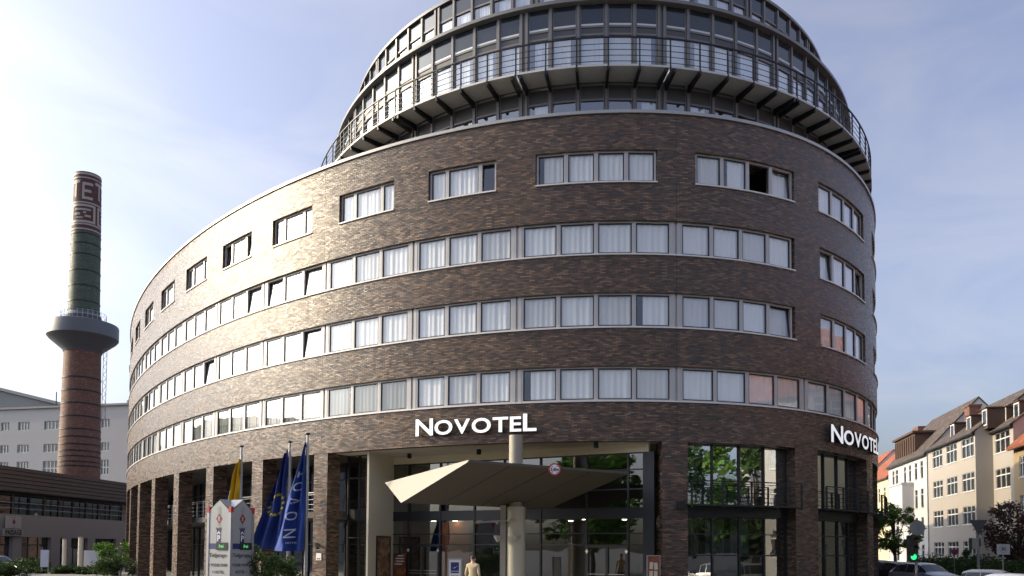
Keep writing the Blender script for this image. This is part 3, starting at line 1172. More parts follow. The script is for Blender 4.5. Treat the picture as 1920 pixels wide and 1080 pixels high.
ks = list(range(-16, 26))
for i, q in enumerate(lines):
    d = ks[i] in dbl
    mullions(DE, q, ZE0, ZF1 + 0.02, d)
    qo = DS.s_of(DE.at(q, 1.2)) - DS.s0
    if qo > DS.tot / 2:
        qo -= DS.tot
    if qo < -DS.tot / 2:
        qo += DS.tot
    # bracket and railing post
    for dx in ((-0.17, 0.17) if d else (0,)):
        a, b = DE.at(q + dx, 0.09), DS.at(qo + dx, -0.03)
        mb = MB()
        z = ZB
        n2 = (b - a).normalized()
        t2 = Vector((n2.y, -n2.x)) * 0.05
        for sgn in (0,):
            P = [(a - t2), (a + t2), (b + t2), (b - t2)]
            zb = [z - 0.27, z - 0.27, z - 0.15, z - 0.15]
            lo = [(*p, h_) for p, h_ in zip(P, zb)]
            hi = [(*p, z + 0.0) for p in P]
            mb.face(lo[::-1])
            mb.face(hi)
            for k in range(4):
                m_ = (k + 1) % 4
                mb.face([lo[k], lo[m_], hi[m_], hi[k]])
        part('balcony_bracket', mb, darkmetal, hotel)
    p = DS.at(qo, -0.04)
    mb = MB()
    mb.box(-0.025, 0.025, -0.03, 0.03, ZB - 0.1, ZB + 1.22)
    part('railing_post', mb, darkmetal, hotel, 0, DS.M(qo, -0.04, 0))
    if i + 1 < len(lines):
        m0 = 0.18 if d else 0.065
        m1 = 0.18 if ks[i + 1] in dbl else 0.065
        drum_bay(DE, q + m0, lines[i + 1] - m1, ZE0, 'E')
        drum_bay(DE, q + m0, lines[i + 1] - m1, ZF0, 'F')
        q2 = DS.s_of(DE.at(lines[i + 1], 1.2)) - DS.s0
        if q2 > DS.tot / 2:
            q2 -= DS.tot
        if q2 < -DS.tot / 2:
            q2 += DS.tot
        # floor plate
        c = [DE.at(q + 0.05, 0.10), DE.at(lines[i + 1] - 0.05, 0.10), DS.at(q2 - 0.04, 0), DS.at(qo + 0.04, 0)]
        mb = MB()
        mb.prism([tuple(v) for v in c][::-1], ZB + 0.004, ZB + 0.09)
        part('balcony_plate', mb, plate_m, hotel)
q_a = DS.s_of(DE.at(lines[0], 1.2)) - DS.s0
q_b = DS.s_of(DE.at(lines[-1], 1.2)) - DS.s0
q_a = q_a - DS.tot if q_a > DS.tot / 2 else q_a
q_b = q_b - DS.tot if q_b > DS.tot / 2 else q_b
pth = [tuple(DS.at(q_a + (q_b - q_a) * k / 90, -0.04)) for k in range(91)]
mb = MB()
for a, b in zip(pth, pth[1:]):
    mb.bar((*a, ZB + 1.22), (*b, ZB + 1.22), 0.06, 0.05)
part('handrail', mb, darkmetal, hotel)
for z in (0.22, 0.46, 0.70, 0.94):
    mb = MB()
    for a, b in zip(pth, pth[1:]):
        mb.bar((*a, ZB + z), (*b, ZB + z), 0.02, 0.02)
    part('railing_bar', mb, darkmetal, hotel)
mb = MB()
D2.strip(mb, q_a - 3, q_b + 3, ZF1 + 0.02, ZF1 + 0.16, 0.04, -2.6, 0.6)
part('drum_cornice', mb, drum_metal, hotel, 40)
# top storey
gl = [DG.s_of(DE.at(q, -1.2)) - DG.s0 for q in lines]
gl = [g - DG.tot if g > DG.tot / 2 else g for g in gl]
for i, g in enumerate(gl):
    mullions(DG, g, 25.1, ZG1, ks[i] in dbl, 0.11)
    if i + 1 < len(gl):
        m0 = 0.17 if ks[i] in dbl else 0.055
        m1 = 0.17 if ks[i + 1] in dbl else 0.055
        drum_bay(DG, g + m0, gl[i + 1] - m1, 25.25, 'G')
mb = MB()
DG.strip(mb, gl[0], gl[-1], 25.1, ZG1, -1.2, -1.4, 1.0)
part('drum_inner_wall', mb, room_m, hotel)
mb = MB()
DG.strip(mb, gl[0] - 3, gl[-1] + 3, ZG1, ZG1 + 0.14, 0.14, -0.5, 0.6)
part('drum_cornice', mb, drum_metal, hotel, 40)
mb = MB()
mb.face([(*DG.at(DG.tot * k / 80, 0), ZG1 + 0.07) for k in range(80)])
part('drum_roof', mb, roof_flat, hotel)

# ------------------------------------------------------------------ ground
mb = MB()
mb.face([(-900, -500, 0), (900, -500, 0), (900, 1500, 0), (-900, 1500, 0)])
struct('ground', mb, asphalt)
PV = 0.12


def pav_off(q):
    t = min(1, max(0, (q + 6) / 12))
    return 11.5 * (1 - t) + 4.0 * t


qs = [SMIN + (34 - SMIN) * k / 80 for k in range(81)]
outer = [tuple(H.at(q, pav_off(q) if q > -40 else 2.2 + 9.3 * max(0, (q + 55) / 15))) for q in qs]
inner = [tuple(H.at(q, -9.0)) for q in qs]
mb = MB()
for i in range(80):
    mb.face([(*inner[i], PV), (*outer[i], PV), (*outer[i + 1], PV), (*inner[i + 1], PV)])
struct('pavement', mb, paving)
mb = MB()
kk = [tuple(H.at(q, (pav_off(q) if q > -40 else 2.2 + 9.3 * max(0, (q + 55) / 15)) + 0.15)) for q in qs]
for i in range(80):
    mb.face([(*outer[i], PV + 0.004), (*kk[i], PV + 0.004), (*kk[i + 1], PV + 0.004), (*outer[i + 1], PV + 0.004)])
    mb.face([(*kk[i], 0), (*kk[i + 1], 0), (*kk[i + 1], PV + 0.004), (*kk[i], PV + 0.004)])
struct('kerb', mb, kerb_m)

# ------------------------------------------------------------------ hotel signs on the wall


letter_m = emit_mat('emissive letter face', (0.85, 0.86, 0.88), 0.35)  # white faces with a faint even emission


def wall_sign(label, q0, q1, zb, big, small):
    mid = (q0 + q1) / 2
    p = H.at(mid, 0.1)
    root = thing('wall_sign', label, 'sign', (p.x, p.y, zb), 0, None)
    chars = [('N', big), ('O', small), ('V', small), ('O', small), ('T', small), ('E', small), ('L', big)]
    ms, tot, gap = [], 0, 0.07
    for c, hh in chars:
        me = text_mesh(c, hh / 0.70, 0.055, 0.020, 'LEFT', None)
        xs = [v.co.x for v in me.vertices]
        ys = [v.co.y for v in me.vertices]
        ms.append((me, min(xs), max(xs), min(ys), max(ys), hh))
        tot += (max(xs) - min(xs))
    k = (q1 - q0 - gap * 6) / tot
    x = q0
    for me, a, b, c0, c1, hh in ms:
        sy = hh / (c1 - c0)
        for v in me.vertices:
            q = x + (v.co.x - a) * k
            zz = zb + (v.co.y - c0) * sy
            pt = H.at(q, 0.17 + v.co.z)
            v.co = (pt.x, pt.y, zz)
        me.materials.append(letter_m)
        me.materials.append(black_m)
        me.update()
        for pl in me.polygons:
            n = pl.normal
            c_ = pl.center
            outn = (H.at(mid + 0.0, 1) - H.at(mid, 0))
            f = n.x * outn.x + n.y * outn.y
            pl.material_index = 0 if f > 0.8 else 1
        link('letter', me, root)
        # two stand-off pins
        mb = MB()
        for dx in (0.25, 0.75):
            qq = x + (b - a) * k * dx
            a_, b_ = H.at(qq, 0.0), H.at(qq, 0.13)
            mb.bar((*a_, zb + hh * 0.06), (*b_, zb + hh * 0.06), 0.03, 0.03)
        part('stand_off', mb, black_m, root)
        x += (b - a) * k + gap
    return root


wall_sign('white NOVOTEL letters on the brick band above the entrance', -10.95, -5.62, 6.86, 0.72, 0.62)
wall_sign('white NOVOTEL letters at the right-hand end of the brick band', 7.75, 14.0, 6.84, 0.78, 0.66)

# ------------------------------------------------------------------ entrance canopy on its column
CX, CY_ = 0.14, 31.05
canopy = thing('entrance_canopy', 'beige folded wedge canopy on a thick column before the entrance', 'canopy', (CX, CY_, PV))
A_ = at_depth(722, 905, 33.2)
B_ = at_depth(876, 867, 25.6)
C_ = at_depth(752, 943, 30.0)
D_ = at_depth(1177, 889, 29.0)
E_p = at_depth(938, 951, 31.2)
F_p = at_depth(1032, 953, 31.4)
pn_ = (D_ - B_).cross(E_p - B_)


def on_under(px, py):
    r = ray(px, py)
    o = Vector((0, 0, CAMZ))
    return o + r * ((B_ - o).dot(pn_) / r.dot(pn_))


C_, F_p = on_under(752, 943), on_under(1032, 953)
G_ = Vector((2.6, 33.2, D_.z + 0.05))
bm = bmesh.new()
pts = [A_, B_, C_, D_, E_p, F_p, G_, B_ + Vector((0.05, 0.05, 0.09)), D_ + Vector((0, 0, 0.09))]
for p in pts:
    bm.verts.new(p)
res = bmesh.ops.convex_hull(bm, input=bm.verts)
bmesh.ops.delete(bm, geom=[g for g in res['geom_interior'] if isinstance(g, bmesh.types.BMVert)], context='VERTS')
bmesh.ops.dissolve_limit(bm, angle_limit=R(2), verts=bm.verts, edges=bm.edges)
bm.normal_update()
me = bpy.data.meshes.new('canopy_roof')
bm.to_mesh(me)
bm.free()
me.materials.append(canopy_shaded)
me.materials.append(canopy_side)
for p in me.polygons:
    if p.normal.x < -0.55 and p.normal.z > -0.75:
        p.material_index = 1  # left face pale, the rest dark: sun and shade put into the colours
link('canopy_roof', me, canopy)
mb = MB()
for t_ in (0.25, 0.5, 0.75):                     # sheet joints under the canopy
    a_, b_ = B_.lerp(D_, t_), C_.lerp(F_p, t_)
    off_ = Vector((0.0, 0.0, -0.006))
    mb.bar(a_.lerp(b_, 0.02) + off_, a_.lerp(b_, 0.97) + off_, 0.02, 0.008)
part('sheet_joint', mb, gasket_m, canopy)
mb = MB()
rr = 0.38
mb.lathe([(rr, 0), (rr, 3.65)], 40)
part('column', mb, column_m, canopy, 40, Matrix.Translation((CX, CY_, PV)))
mb = MB()
mb.lathe([(0.27, 3.5), (0.27, ZS - PV + 0.14), (0.0, ZS - PV + 0.14)], 36)
part('upper_column', mb, canopy_side, canopy, 40, Matrix.Translation((CX - 0.0, CY_, PV)))
mb = MB()
mb.box(-0.62, -0.40, -0.22, 0.2, 0, 3.7)
part('column_fin', mb, canopy_side, canopy, 0, Matrix.Translation((CX + 0.02, CY_, PV)))
mb = MB()
mb.box(-1.35, 0.25, -0.5, -0.32, 3.08, 3.13)
mb.box(-0.55, -0.45, -0.5, -0.2, 3.0, 3.08)
part('light_arm', mb, canopy_side, canopy, 0, Matrix.Translation((CX, CY_, PV)) @ Matrix.Rotation(R(-4), 4, 'Y'))
for x in (-0.68, 0.05):
    mb = MB()
    mb.lathe([(0.0, 0), (0.05, 0.02), (0.16, 0.22), (0.17, 0.26), (0, 0.26)], 14)
    part('spotlight', mb, canopy_side, canopy, 40, Matrix.Translation((CX + x, CY_ - 0.42, PV + 2.25)))
# height limit sign on the canopy edge
c = at_depth(1040, 880, 26.9)
hs = thing('height_sign', 'round white 3,8m height sign with red rim on the canopy edge', 'sign', c)
mb = MB()
mb.lathe([(0, -0.02), (0.215, -0.02), (0.215, 0.0), (0.165, 0.001)], 28, mat=0)
mb.lathe([(0.165, 0.001), (0.0, 0.001)], 28, mat=1)
red_m = plain('sign red', (0.42, 0.03, 0.035), 0.45, 0, 0.06)
part('disc', mb, [red_m, white_m], hs, 0, Matrix.Translation(c) @ Matrix.Rotation(R(90), 4, 'X'))
me = text_mesh('3,8m', 0.15, 0.002, 0.004, 'CENTER', black_m)
link('lettering', me, hs, Matrix.Translation(c + Vector((0, -0.006, -0.05))) @ TEXT_UP)
mb = MB()
for sx in (-1, 1):
    for z in (-1, 1):
        mb.box(sx * 0.085 - 0.02, sx * 0.085 + 0.02, -0.006, -0.002, z * 0.10 - 0.012, z * 0.10 + 0.012)
part('arrow_mark', mb, black_m, hs, 0, Matrix.Translation(c))
mb = MB()
mb.bar((0, 0.02, 0.1), (0, 0.5, 0.12), 0.03)
part('bracket', mb, darkmetal, hs, 0, Matrix.Translation(c))

# ------------------------------------------------------------------ posters, stands, plaque at the entrance


def poster_mat(name, cols, sc=3.0):
    m, nt, b = new_mat(name)
    L = nt.links.new
    tc = N(nt, 'ShaderNodeTexCoord')
    n = N(nt, 'ShaderNodeTexNoise')
    n.inputs['Scale'].default_value = sc
    n.inputs['Detail'].default_value = 4
    n.inputs['Distortion'].default_value = 1.2
    L(tc.outputs['Object'], n.inputs['Vector'])
    cr = N(nt, 'ShaderNodeValToRGB')
    e = cr.color_ramp.elements
    e[0].position, e[0].color = 0.3, (*cols[0], 1)
    e[1].position, e[1].color = 0.7, (*cols[-1], 1)
    for i, c_ in enumerate(cols[1:-1]):
        x = e.new(0.3 + 0.4 * (i + 1) / (len(cols) - 1))
        x.color = (*c_, 1)
    L(n.outputs['Fac'], cr.inputs['Fac'])
    L(cr.outputs[0], b.inputs['Base Color'])
    b.inputs['Roughness'].default_value = 0.35
    return m


post_a = poster_mat('warm photo print', [(0.10, 0.05, 0.025), (0.26, 0.14, 0.07), (0.42, 0.29, 0.17), (0.50, 0.40, 0.28)])
post_b = poster_mat('dark red print', [(0.06, 0.02, 0.015), (0.22, 0.07, 0.03), (0.36, 0.16, 0.07)])
post_c = poster_mat('menu red print', [(0.20, 0.05, 0.02), (0.32, 0.10, 0.04), (0.28, 0.08, 0.04)], 5)
orange_m = plain('orange panel', (0.46, 0.13, 0.02), 0.6, 0, 0.1)
paper_m = plain('cream paper', (0.72, 0.66, 0.48), 0.8, 0, 0.05)
blue_m = plain('deep blue print', (0.018, 0.020, 0.16), 0.5, 0, 0.05)

Mp = Mw @ Matrix.Translation((wl * 0.30, -0.10, 0.12))
pf = thing('poster_frame', 'tall brown framed poster on the cream entrance wall', 'poster', Mp.translation)
mb = MB()
for b in ((0, 0.05, 0, 2.55), (1.35, 1.40, 0, 2.55), (0.05, 1.35, 0, 0.05), (0.05, 1.35, 2.5, 2.55)):
    mb.box(b[0], b[1], -0.06, 0.0, b[2], b[3])
part('frame', mb, frame_dark, pf, 0, Mp)
mb = MB()
mb.box(0.05, 1.35, -0.035, 0, 0.05, 2.5)
part('print', mb, post_a, pf, 0, Mp)

Mp = Mg @ Matrix.Translation((gx(742), -0.12, PV))
ip = thing('glass_poster', 'narrow dark red poster standing against the glass left of the door', 'poster', Mp.translation)
w = gx(765) - gx(742)
mb = MB()
mb.box(0, w, 0, 0.03, 0.0, 1.75)
part('print', mb, post_b, ip, 0, Mp)
mb = MB()
for k, (a, b) in enumerate(((0.35, 0.8), (0.15, 0.85), (0.2, 0.85), (0.12, 0.7))):
    mb.box(w * a, w * b, -0.006, -0.001, 1.62 - k * 0.13, 1.67 - k * 0.13)
part('lettering', mb, white_m, ip, 0, Mp)

pos = at_depth(853, 1060, 30.5)
st = thing('standing_sign', 'white standing board with blue square logo beside the door', 'sign', (pos.x, 30.5, PV), R(-8))
Ms = WORLD_OF[st.name]
mb = MB()
for b in ((-0.28, -0.23, 0, 1.62), (0.23, 0.28, 0, 1.62), (-0.23, 0.23, 1.57, 1.62), (-0.23, 0.23, 0.3, 0.35)):
    mb.box(b[0], b[1], -0.03, 0.03, b[2], b[3])
part('frame', mb, steel_m, st, 0, Ms)
mb = MB()
mb.box(-0.23, 0.23, -0.012, 0.012, 0.35, 1.57)
part('board', mb, white_m, st, 0, Ms)
mb = MB()
mb.box(-0.16, 0.16, -0.018, -0.013, 1.05, 1.47)
part('logo_square', mb, blue_m, st, 0, Ms)
mb = MB()
arc = [(-0.09 + 0.2 * k / 10, 1.24 + 0.10 * (k / 10) ** 1.7) for k in range(11)]
for k in range(10):
    t = 0.018 * math.sin(math.pi * (k + 0.5) / 10)
    mb.face([(arc[k][0], -0.021, arc[k][1] - t), (arc[k + 1][0], -0.021, arc[k + 1][1] - t), (arc[k + 1][0], -0.021, arc[k + 1][1] + t * 0.3), (arc[k][0], -0.021, arc[k][1] + t * 0.3)])
part('swoosh', mb, white_m, st, 0, Ms)
link('lettering', text_mesh('NOVOTEL', 0.065, 0.001, 0.001, 'CENTER', white_m), st, Ms @ Matrix.Translation((0, -0.021, 1.10)) @ TEXT_UP)
link('lettering', text_mesh('HANNOVER', 0.05, 0.001, 0.001, 'CENTER', black_m), st, Ms @ Matrix.Translation((0, -0.016, 0.93)) @ TEXT_UP)

pos = at_depth(1225, 1060, 31.0)
mn = thing('menu_stand', 'steel framed menu case with cream sheets at the brick pillar', 'sign', (pos.x, 31.0, PV), R(6))
Ms = WORLD_OF[mn.name]
mb = MB()
for b in ((-0.27, -0.24, 0, 1.78), (0.24, 0.27, 0, 1.78), (-0.24, 0.24, 1.75, 1.78), (-0.24, 0.24, 0.7, 0.73)):
    mb.box(b[0], b[1], -0.05, 0.03, b[2], b[3])
part('frame', mb, steel_m, mn, 0, Ms)
mb = MB()
mb.box(-0.24, 0.24, -0.02, 0.02, 0.73, 1.75)
part('board', mb, post_c, mn, 0, Ms)
for x, z, r_ in ((-0.09, 1.36, 5), (0.10, 1.34, -4), (-0.10, 1.02, 2), (0.09, 1.02, -2)):
    mb = MB()
    mb.box(-0.07, 0.07, -0.028, -0.022, -0.12, 0.15)
    part('menu_sheet', mb, paper_m, mn, 0, Ms @ Matrix.Translation((x, 0, z)) @ Matrix.Rotation(R(r_), 4, 'Y'))

Mp = H.M(-16.5, 0.0, 1.55)
wp = thing('wall_plaque', 'small white plaque on the brick pillar beside the flagpoles', 'plaque', Mp.translation)
mb = MB()
mb.box(-0.17, 0.17, -0.03, 0.0, 0, 0.32)
part('plate', mb, white_m, wp, 0, Mp)
mb = MB()
for a in (-0.11, 0.01):
    mb.box(a, a + 0.09, -0.034, -0.0305, 0.04, 0.09)
part('mark', mb, black_m, wp, 0, Mp)
mb = MB()
mb.bar((-0.15, -0.05, 0.75), (0.3, -0.35, 0.55), 0.14, 0.08)
part('lamp_hood', mb, darkmetal, wp, 0, Mp)

op = thing('orange_partition', 'orange partition inside the lobby behind the left door', 'partition', (Mg @ Vector((gx(800), 1.6, 0.13))))
Mo = Mg @ Matrix.Translation((gx(795), 1.6, PV))
mb = MB()
mb.box(0, 1.5, 0, 0.1, 0, 3.3)
mb.box(-0.05, 0.0, -0.02, 0.12, 0, 3.32)
part('panel', mb, orange_m, op, 0, Mo)

# ------------------------------------------------------------------ flags and poles
flag_blue = plain('blue flag cloth', (0.014, 0.050, 0.26), 0.8, 0, 0.1, 3)
flag_eu = plain('european blue cloth', (0.012, 0.035, 0.19), 0.8, 0, 0.1, 3)
flag_yellow = plain('yellow cloth', (0.78, 0.50, 0.02), 0.8, 0, 0.06, 3)
flag_sky = plain('mid blue cloth', (0.02, 0.09, 0.30), 0.8, 0, 0.06, 3)
star_m = plain('gold star', (0.70, 0.55, 0.03), 0.7, 0, 0.05)
flagwhite = plain('white cloth print', (0.75, 0.76, 0.80), 0.8, 0, 0.04)


def flagpole(px, py, Y, label):
    p = at_depth(px, py, Y)
    t = thing('flagpole', label, 'flagpole', (p.x, Y, PV), 0, 'flagpoles before the hotel arcade')
    M = WORLD_OF[t.name]
    mb = MB()
    h = p.z - PV
    mb.lathe([(0.065, 0), (0.06, 2), (0.045, h)], 14)
    part('pole', mb, steel_m, t, 40, M)
    mb = MB()
    mb.lathe([(0.05, h - 0.02), (0.12, h + 0.02), (0.11, h + 0.06), (0.0, h + 0.10)], 14)
    part('pole_cap', mb, darkmetal, t, 40, M)
    mb = MB()
    mb.lathe([(0.12, 0), (0.12, 0.06), (0.07, 0.12)], 14)
    part('base', mb, darkmetal, t, 40, M)
    mb = MB()
    mb.tube([(0.07, -0.03, 1.0), (0.075, -0.03, h - 0.2)], 0.008, 5)
    part('halyard', mb, white_m, t, 0, M)
    return p


class Flag:
    """limp cloth hanging from the hoist: u 0 at the pole .. 1 at the free edge, v 0 top .. 1 bottom"""

    def __init__(s, px, Y, ztop, zbot, wtop, wbot, seed, folds=3.2, sag=0.35, dz=0.0):
        s.x0 = at_depth(px, 900, Y).x
        s.Y, s.zt, s.zb, s.wt, s.wb, s.k, s.folds, s.sag = Y, ztop, zbot, wtop, wbot, seed, folds, sag

    def p(s, u, v):
        w = s.wt + (s.wb - s.wt) * v ** 0.9
        x = s.x0 - 0.06 - u * w
        amp = 0.06 + 0.19 * (1 - v * 0.35) * min(1, u * 3)
        y = s.Y - 0.05 + amp * math.sin(u * s.folds * 2 * math.pi + s.k + v * 1.3) - 0.07 * math.sin(u * 9 + v * 5 + s.k) + 0.05 * math.sin(u * 17 - v * 11 + 2 * s.k)
        z = s.zt + (s.zb - s.zt) * v - s.sag * u * (1 - v) - 0.12 * u * math.sin(v * 3)
        x += 0.03 * math.sin(v * 7 + u * 5 + s.k)
        return Vector((x, y, z))

    def build(s, label, mats, fn=None, nu=46, nv=46):
        base = s.p(0, 1)
        t = thing('flag', label, 'flag', base, 0, None)
        mb = MB()
        rows = [[s.p(i / nu, j / nv) for i in range(nu + 1)] for j in range(nv + 1)]
        mb.grid(rows, (lambda i, j: 0) if fn is None else (lambda i, j: fn(j / nu, i / nv)))
        part('cloth', mb, mats, t, 80)
        return t

    def decal(s, t, me, mat, name, place):
        """flat shape (xy of its mesh -> u,v by place) laid on the cloth"""
        bm = bmesh.new()
        bm.from_mesh(me)
        bmesh.ops.triangulate(bm, faces=bm.faces)
        bmesh.ops.subdivide_edges(bm, edges=bm.edges, cuts=3, use_grid_fill=True)
        for v in bm.verts:
            u, w = place(v.co.x, v.co.y)
            q = s.p(u, w)
            v.co = q + Vector((0, -0.012, 0))
        me2 = bpy.data.meshes.new(name)
        bm.to_mesh(me2)
        bm.free()
        me2.materials.clear()
        me2.materials.append(mat)
        link(name, me2, t)


P1 = flagpole(453, 838, 36.6, 'flagpole with the yellow and blue flag, leftmost')
P2 = flagpole(543.5, 830, 35.0, 'flagpole with the star circle flag, middle one')
P3 = flagpole(577, 815, 33.0, 'flagpole with the blue lettered flag, tallest and rightmost')
f1 = Flag(453, 36.6, P1.z - 0.55, 2.9, 0.03, 1.25, 0.4, 2.4, 0.25)
f1.build('yellow flag with a blue edge hanging behind the parking pylon', [flag_yellow, flag_sky], lambda u, v: 1 if u > 0.78 - 0.25 * math.sin(v * 2.2) * (1 - v) and v < 0.75 else 0)
f2 = Flag(541, 35.0, P2.z - 0.3, 2.05, 0.05, 1.55, 1.7, 2.2, 0.3)
t2 = f2.build('dark blue flag with a circle of gold stars', [flag_eu])
for k in range(12):
    a = 2 * math.pi * k / 12
    mb = MB()
    pts = []
    for j in range(10):
        r = 0.105 if j % 2 == 0 else 0.043
        pts.append((r * math.sin(math.pi * j / 5), r * math.cos(math.pi * j / 5), 0))
    mb.face(pts)
    me = mb.mesh('star', star_m)
    cu, cv = 0.50 + 0.36 * math.sin(a), 0.53 + 0.105 * math.cos(a)
    f2.decal(t2, me, star_m, 'star', lambda x, y, cu=cu, cv=cv: (min(1, max(0, cu - x / 0.85)), cv - y / 4.6))
f3 = Flag(576, 33.0, P3.z - 0.3, 1.98, 0.05, 1.35, 3.1, 1.6, 0.2)
t3 = f3.build('bright blue hotel flag with white upright lettering', [flag_blue])
# upright wordmark, only its first letters show between the folds
for ch, vv, uu, sz in (('N', 0.83, 0.48, 0.62), ('O', 0.66, 0.55, 0.5), ('V', 0.52, 0.52, 0.5), ('O', 0.385, 0.5, 0.5), ('T', 0.27, 0.45, 0.42)):
    me = text_mesh(ch, sz, 0, 0.004, 'CENTER')
    f3.decal(t3, me, flagwhite, 'lettering', lambda x, y, vv=vv, uu=uu: (min(0.99, max(0.01, uu + (y - 0.15) / (0.25 + 1.15 * vv))), vv + (-x) / 4.6 * 1.0))
me = text_mesh('HOTELS', 0.12, 0, 0.001, 'CENTER')
f3.decal(t3, me, flagwhite, 'lettering', lambda x, y: (min(0.99, max(0.01, 0.42 - x / 1.3)), 0.93 - y / 4.6))

# ------------------------------------------------------------------ parking pylon
pyl_m = plain('pylon sheet greyed for shade', (0.36, 0.37, 0.385), 0.45, 0.1, 0.06, 2)  # white sheet greyed, its shade put into the colour
pyl_post = plain('pylon post grey', (0.36, 0.37, 0.39), 0.4, 0.4, 0.05)
dkred = plain('logo red', (0.24, 0.03, 0.03), 0.5, 0, 0.05)
navy = plain('navy stripe', (0.02, 0.028, 0.14), 0.5, 0, 0.05)
greenled = plain('display green black', (0.02, 0.035, 0.025), 0.3, 0, 0.05)
ledtext = emit_mat('green display digits', (0.12, 0.5, 0.2), 0.5)
ptext = plain('dark print', (0.03, 0.03, 0.035), 0.6, 0, 0.05)
greyprint = plain('grey print', (0.30, 0.31, 0.32), 0.6, 0, 0.05)
py_c = at_depth(425, 1000, 28.6)
pyl = thing('parking_pylon', 'four-sided white parking garage pylon sign with gabled tops and red caps', 'sign', (py_c.x, 29.0, PV), R(-25.5))
Mb = WORLD_OF[pyl.name]
S_ = 0.56      # half side
ZE, ZR = 3.30, 3.70
for k in range(4):
    Mk = Mb @ Matrix.Rotation(k * math.pi / 2, 4, 'Z')
    mb = MB()
    w = S_ - 0.07
    poly = [(-w, 0.15), (w, 0.15), (w, ZE), (0.0, ZR), (-w, ZE)]
    mb.face([(x, -S_, z) for x, z in poly])
    mb.face([(x, -S_ + 0.04, z) for x, z in poly[::-1]])
    for i in range(5):
        a, b = poly[i], poly[(i + 1) % 5]
        mb.face([(a[0], -S_ + 0.04, a[1]), (b[0], -S_ + 0.04, b[1]), (b[0], -S_, b[1]), (a[0], -S_, a[1])])
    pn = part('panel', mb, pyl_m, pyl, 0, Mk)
    mb = MB()
    mb.box(-S_ - 0.02, -S_ + 0.09, -S_ - 0.02, -S_ + 0.09, 0, ZE - 0.06)
    part('post', mb, pyl_post, pyl, 0, Mk)
    mb = MB()
    mb.box(-S_ - 0.025, -S_ + 0.095, -S_ - 0.025, -S_ + 0.095, ZE - 0.058, ZE + 0.16)
    part('red_cap', mb, red_m, pyl, 0, Mk)
    if k in (0, 1):     # printed faces seen from the street
        y = -S_ - 0.004

        def flat(name, poly, mat, dy=0.0):
            mb = MB()
            mb.face([(x, y - dy, z) for x, z in poly])
            part(name, mb, mat, pn, 0, None, True)
        flat('print', [(-0.08, ZE - 0.55), (0.08, ZE - 0.55), (0.08, ZE + 0.12), (0.0, ZE + 0.2), (-0.08, ZE + 0.12)], greyprint)
        zc = ZE - 0.28
        flat('logo', [(-0.15, zc), (0, zc - 0.19), (0.15, zc), (0, zc + 0.19)], dkred, 0.003)
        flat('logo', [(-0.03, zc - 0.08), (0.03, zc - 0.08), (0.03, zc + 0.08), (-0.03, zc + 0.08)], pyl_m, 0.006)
        zc = 2.40
        flat('print', [(-0.10, zc - 0.24), (0.10, zc - 0.24), (0.10, zc + 0.24), (-0.10, zc + 0.24)], navy, 0.003)
        link('lettering', text_mesh('P', 0.30, 0.001, 0.006, 'CENTER', white_m), pn, Matrix.Translation((0, y - 0.006, zc - 0.19)) @ TEXT_UP, True)
        flat('print', [(-0.085, zc + 0.08), (-0.06, zc + 0.05), (0, zc + 0.12), (0.06, zc + 0.05), (0.085, zc + 0.08), (0, zc + 0.18)], white_m, 0.006)
        flat('print', [(-w, 1.93), (w, 1.93), (w, 2.13), (-w, 2.13)], navy, 0.003)
        mb = MB()
        mb.box(-0.10, w - 0.02, y - 0.03, y - 0.001, 1.90, 2.16)
        part('display', mb, greenled, pn, 0, None, True)
        link('lettering', text_mesh('frei', 0.17, 0.001, 0.002, 'CENTER', ledtext), pn, Matrix.Translation((0.16, y - 0.034, 1.975)) @ TEXT_UP, True)
        for tx, sz, zz in (('PARK', 0.12, ZE - 0.68), ('Tiefgarage-', 0.20, 1.64), ('< PODBI PARK', 0.15, 1.30), ('< HOTEL', 0.15, 1.05)):
            if k == 1 and tx[0] == '<':
                tx = tx[2:] + ' >'
            link('lettering', text_mesh(tx, sz, 0.001, 0.002, 'CENTER', ptext), pn, Matrix.Translation((0, y - 0.004, zz)) @ TEXT_UP, True)
mb = MB()
for k in range(4):      # crossed gable roof, valleys between the gables
    Mk = Matrix.Rotation(k * math.pi / 2, 4, 'Z')
    w = S_ - 0.03
    a, b, c_, d_ = [Mk @ Vector(v) for v in ((-w, -w, ZE + 0.02), (0, -S_ - 0.02, ZR + 0.03), (w, -w, ZE + 0.02), (0, 0, ZR + 0.03))]
    mb.face([a, b, d_])
    mb.face([b, c_, d_])
part('roof', mb, pyl_post, pyl, 0, Mb)

# ------------------------------------------------------------------ trees and shrubs


def leaf_cloud(mb, centres, n_per, spread, size, rnd, flat=0.75):
    for c, r in centres:
        for _ in range(n_per):
            d = Vector((rnd.gauss(0, 1), rnd.gauss(0, 1), rnd.gauss(0, 1) * flat))
            d = d.normalized() * r * (rnd.random() ** 0.45)
            p = Vector(c) + d
            a = Vector((rnd.uniform(-1, 1), rnd.uniform(-1, 1), rnd.uniform(-0.6, 0.6))).normalized()
            b = a.cross(Vector((rnd.uniform(-1, 1), rnd.uniform(-1, 1), rnd.uniform(-1, 1)))).normalized()
            s_ = size * rnd.uniform(0.6, 1.35)
            a *= s_
            b *= s_ * 0.55
            mb.face([p - a, p + b * 0.9 - a * 0.1, p + a, p - b])


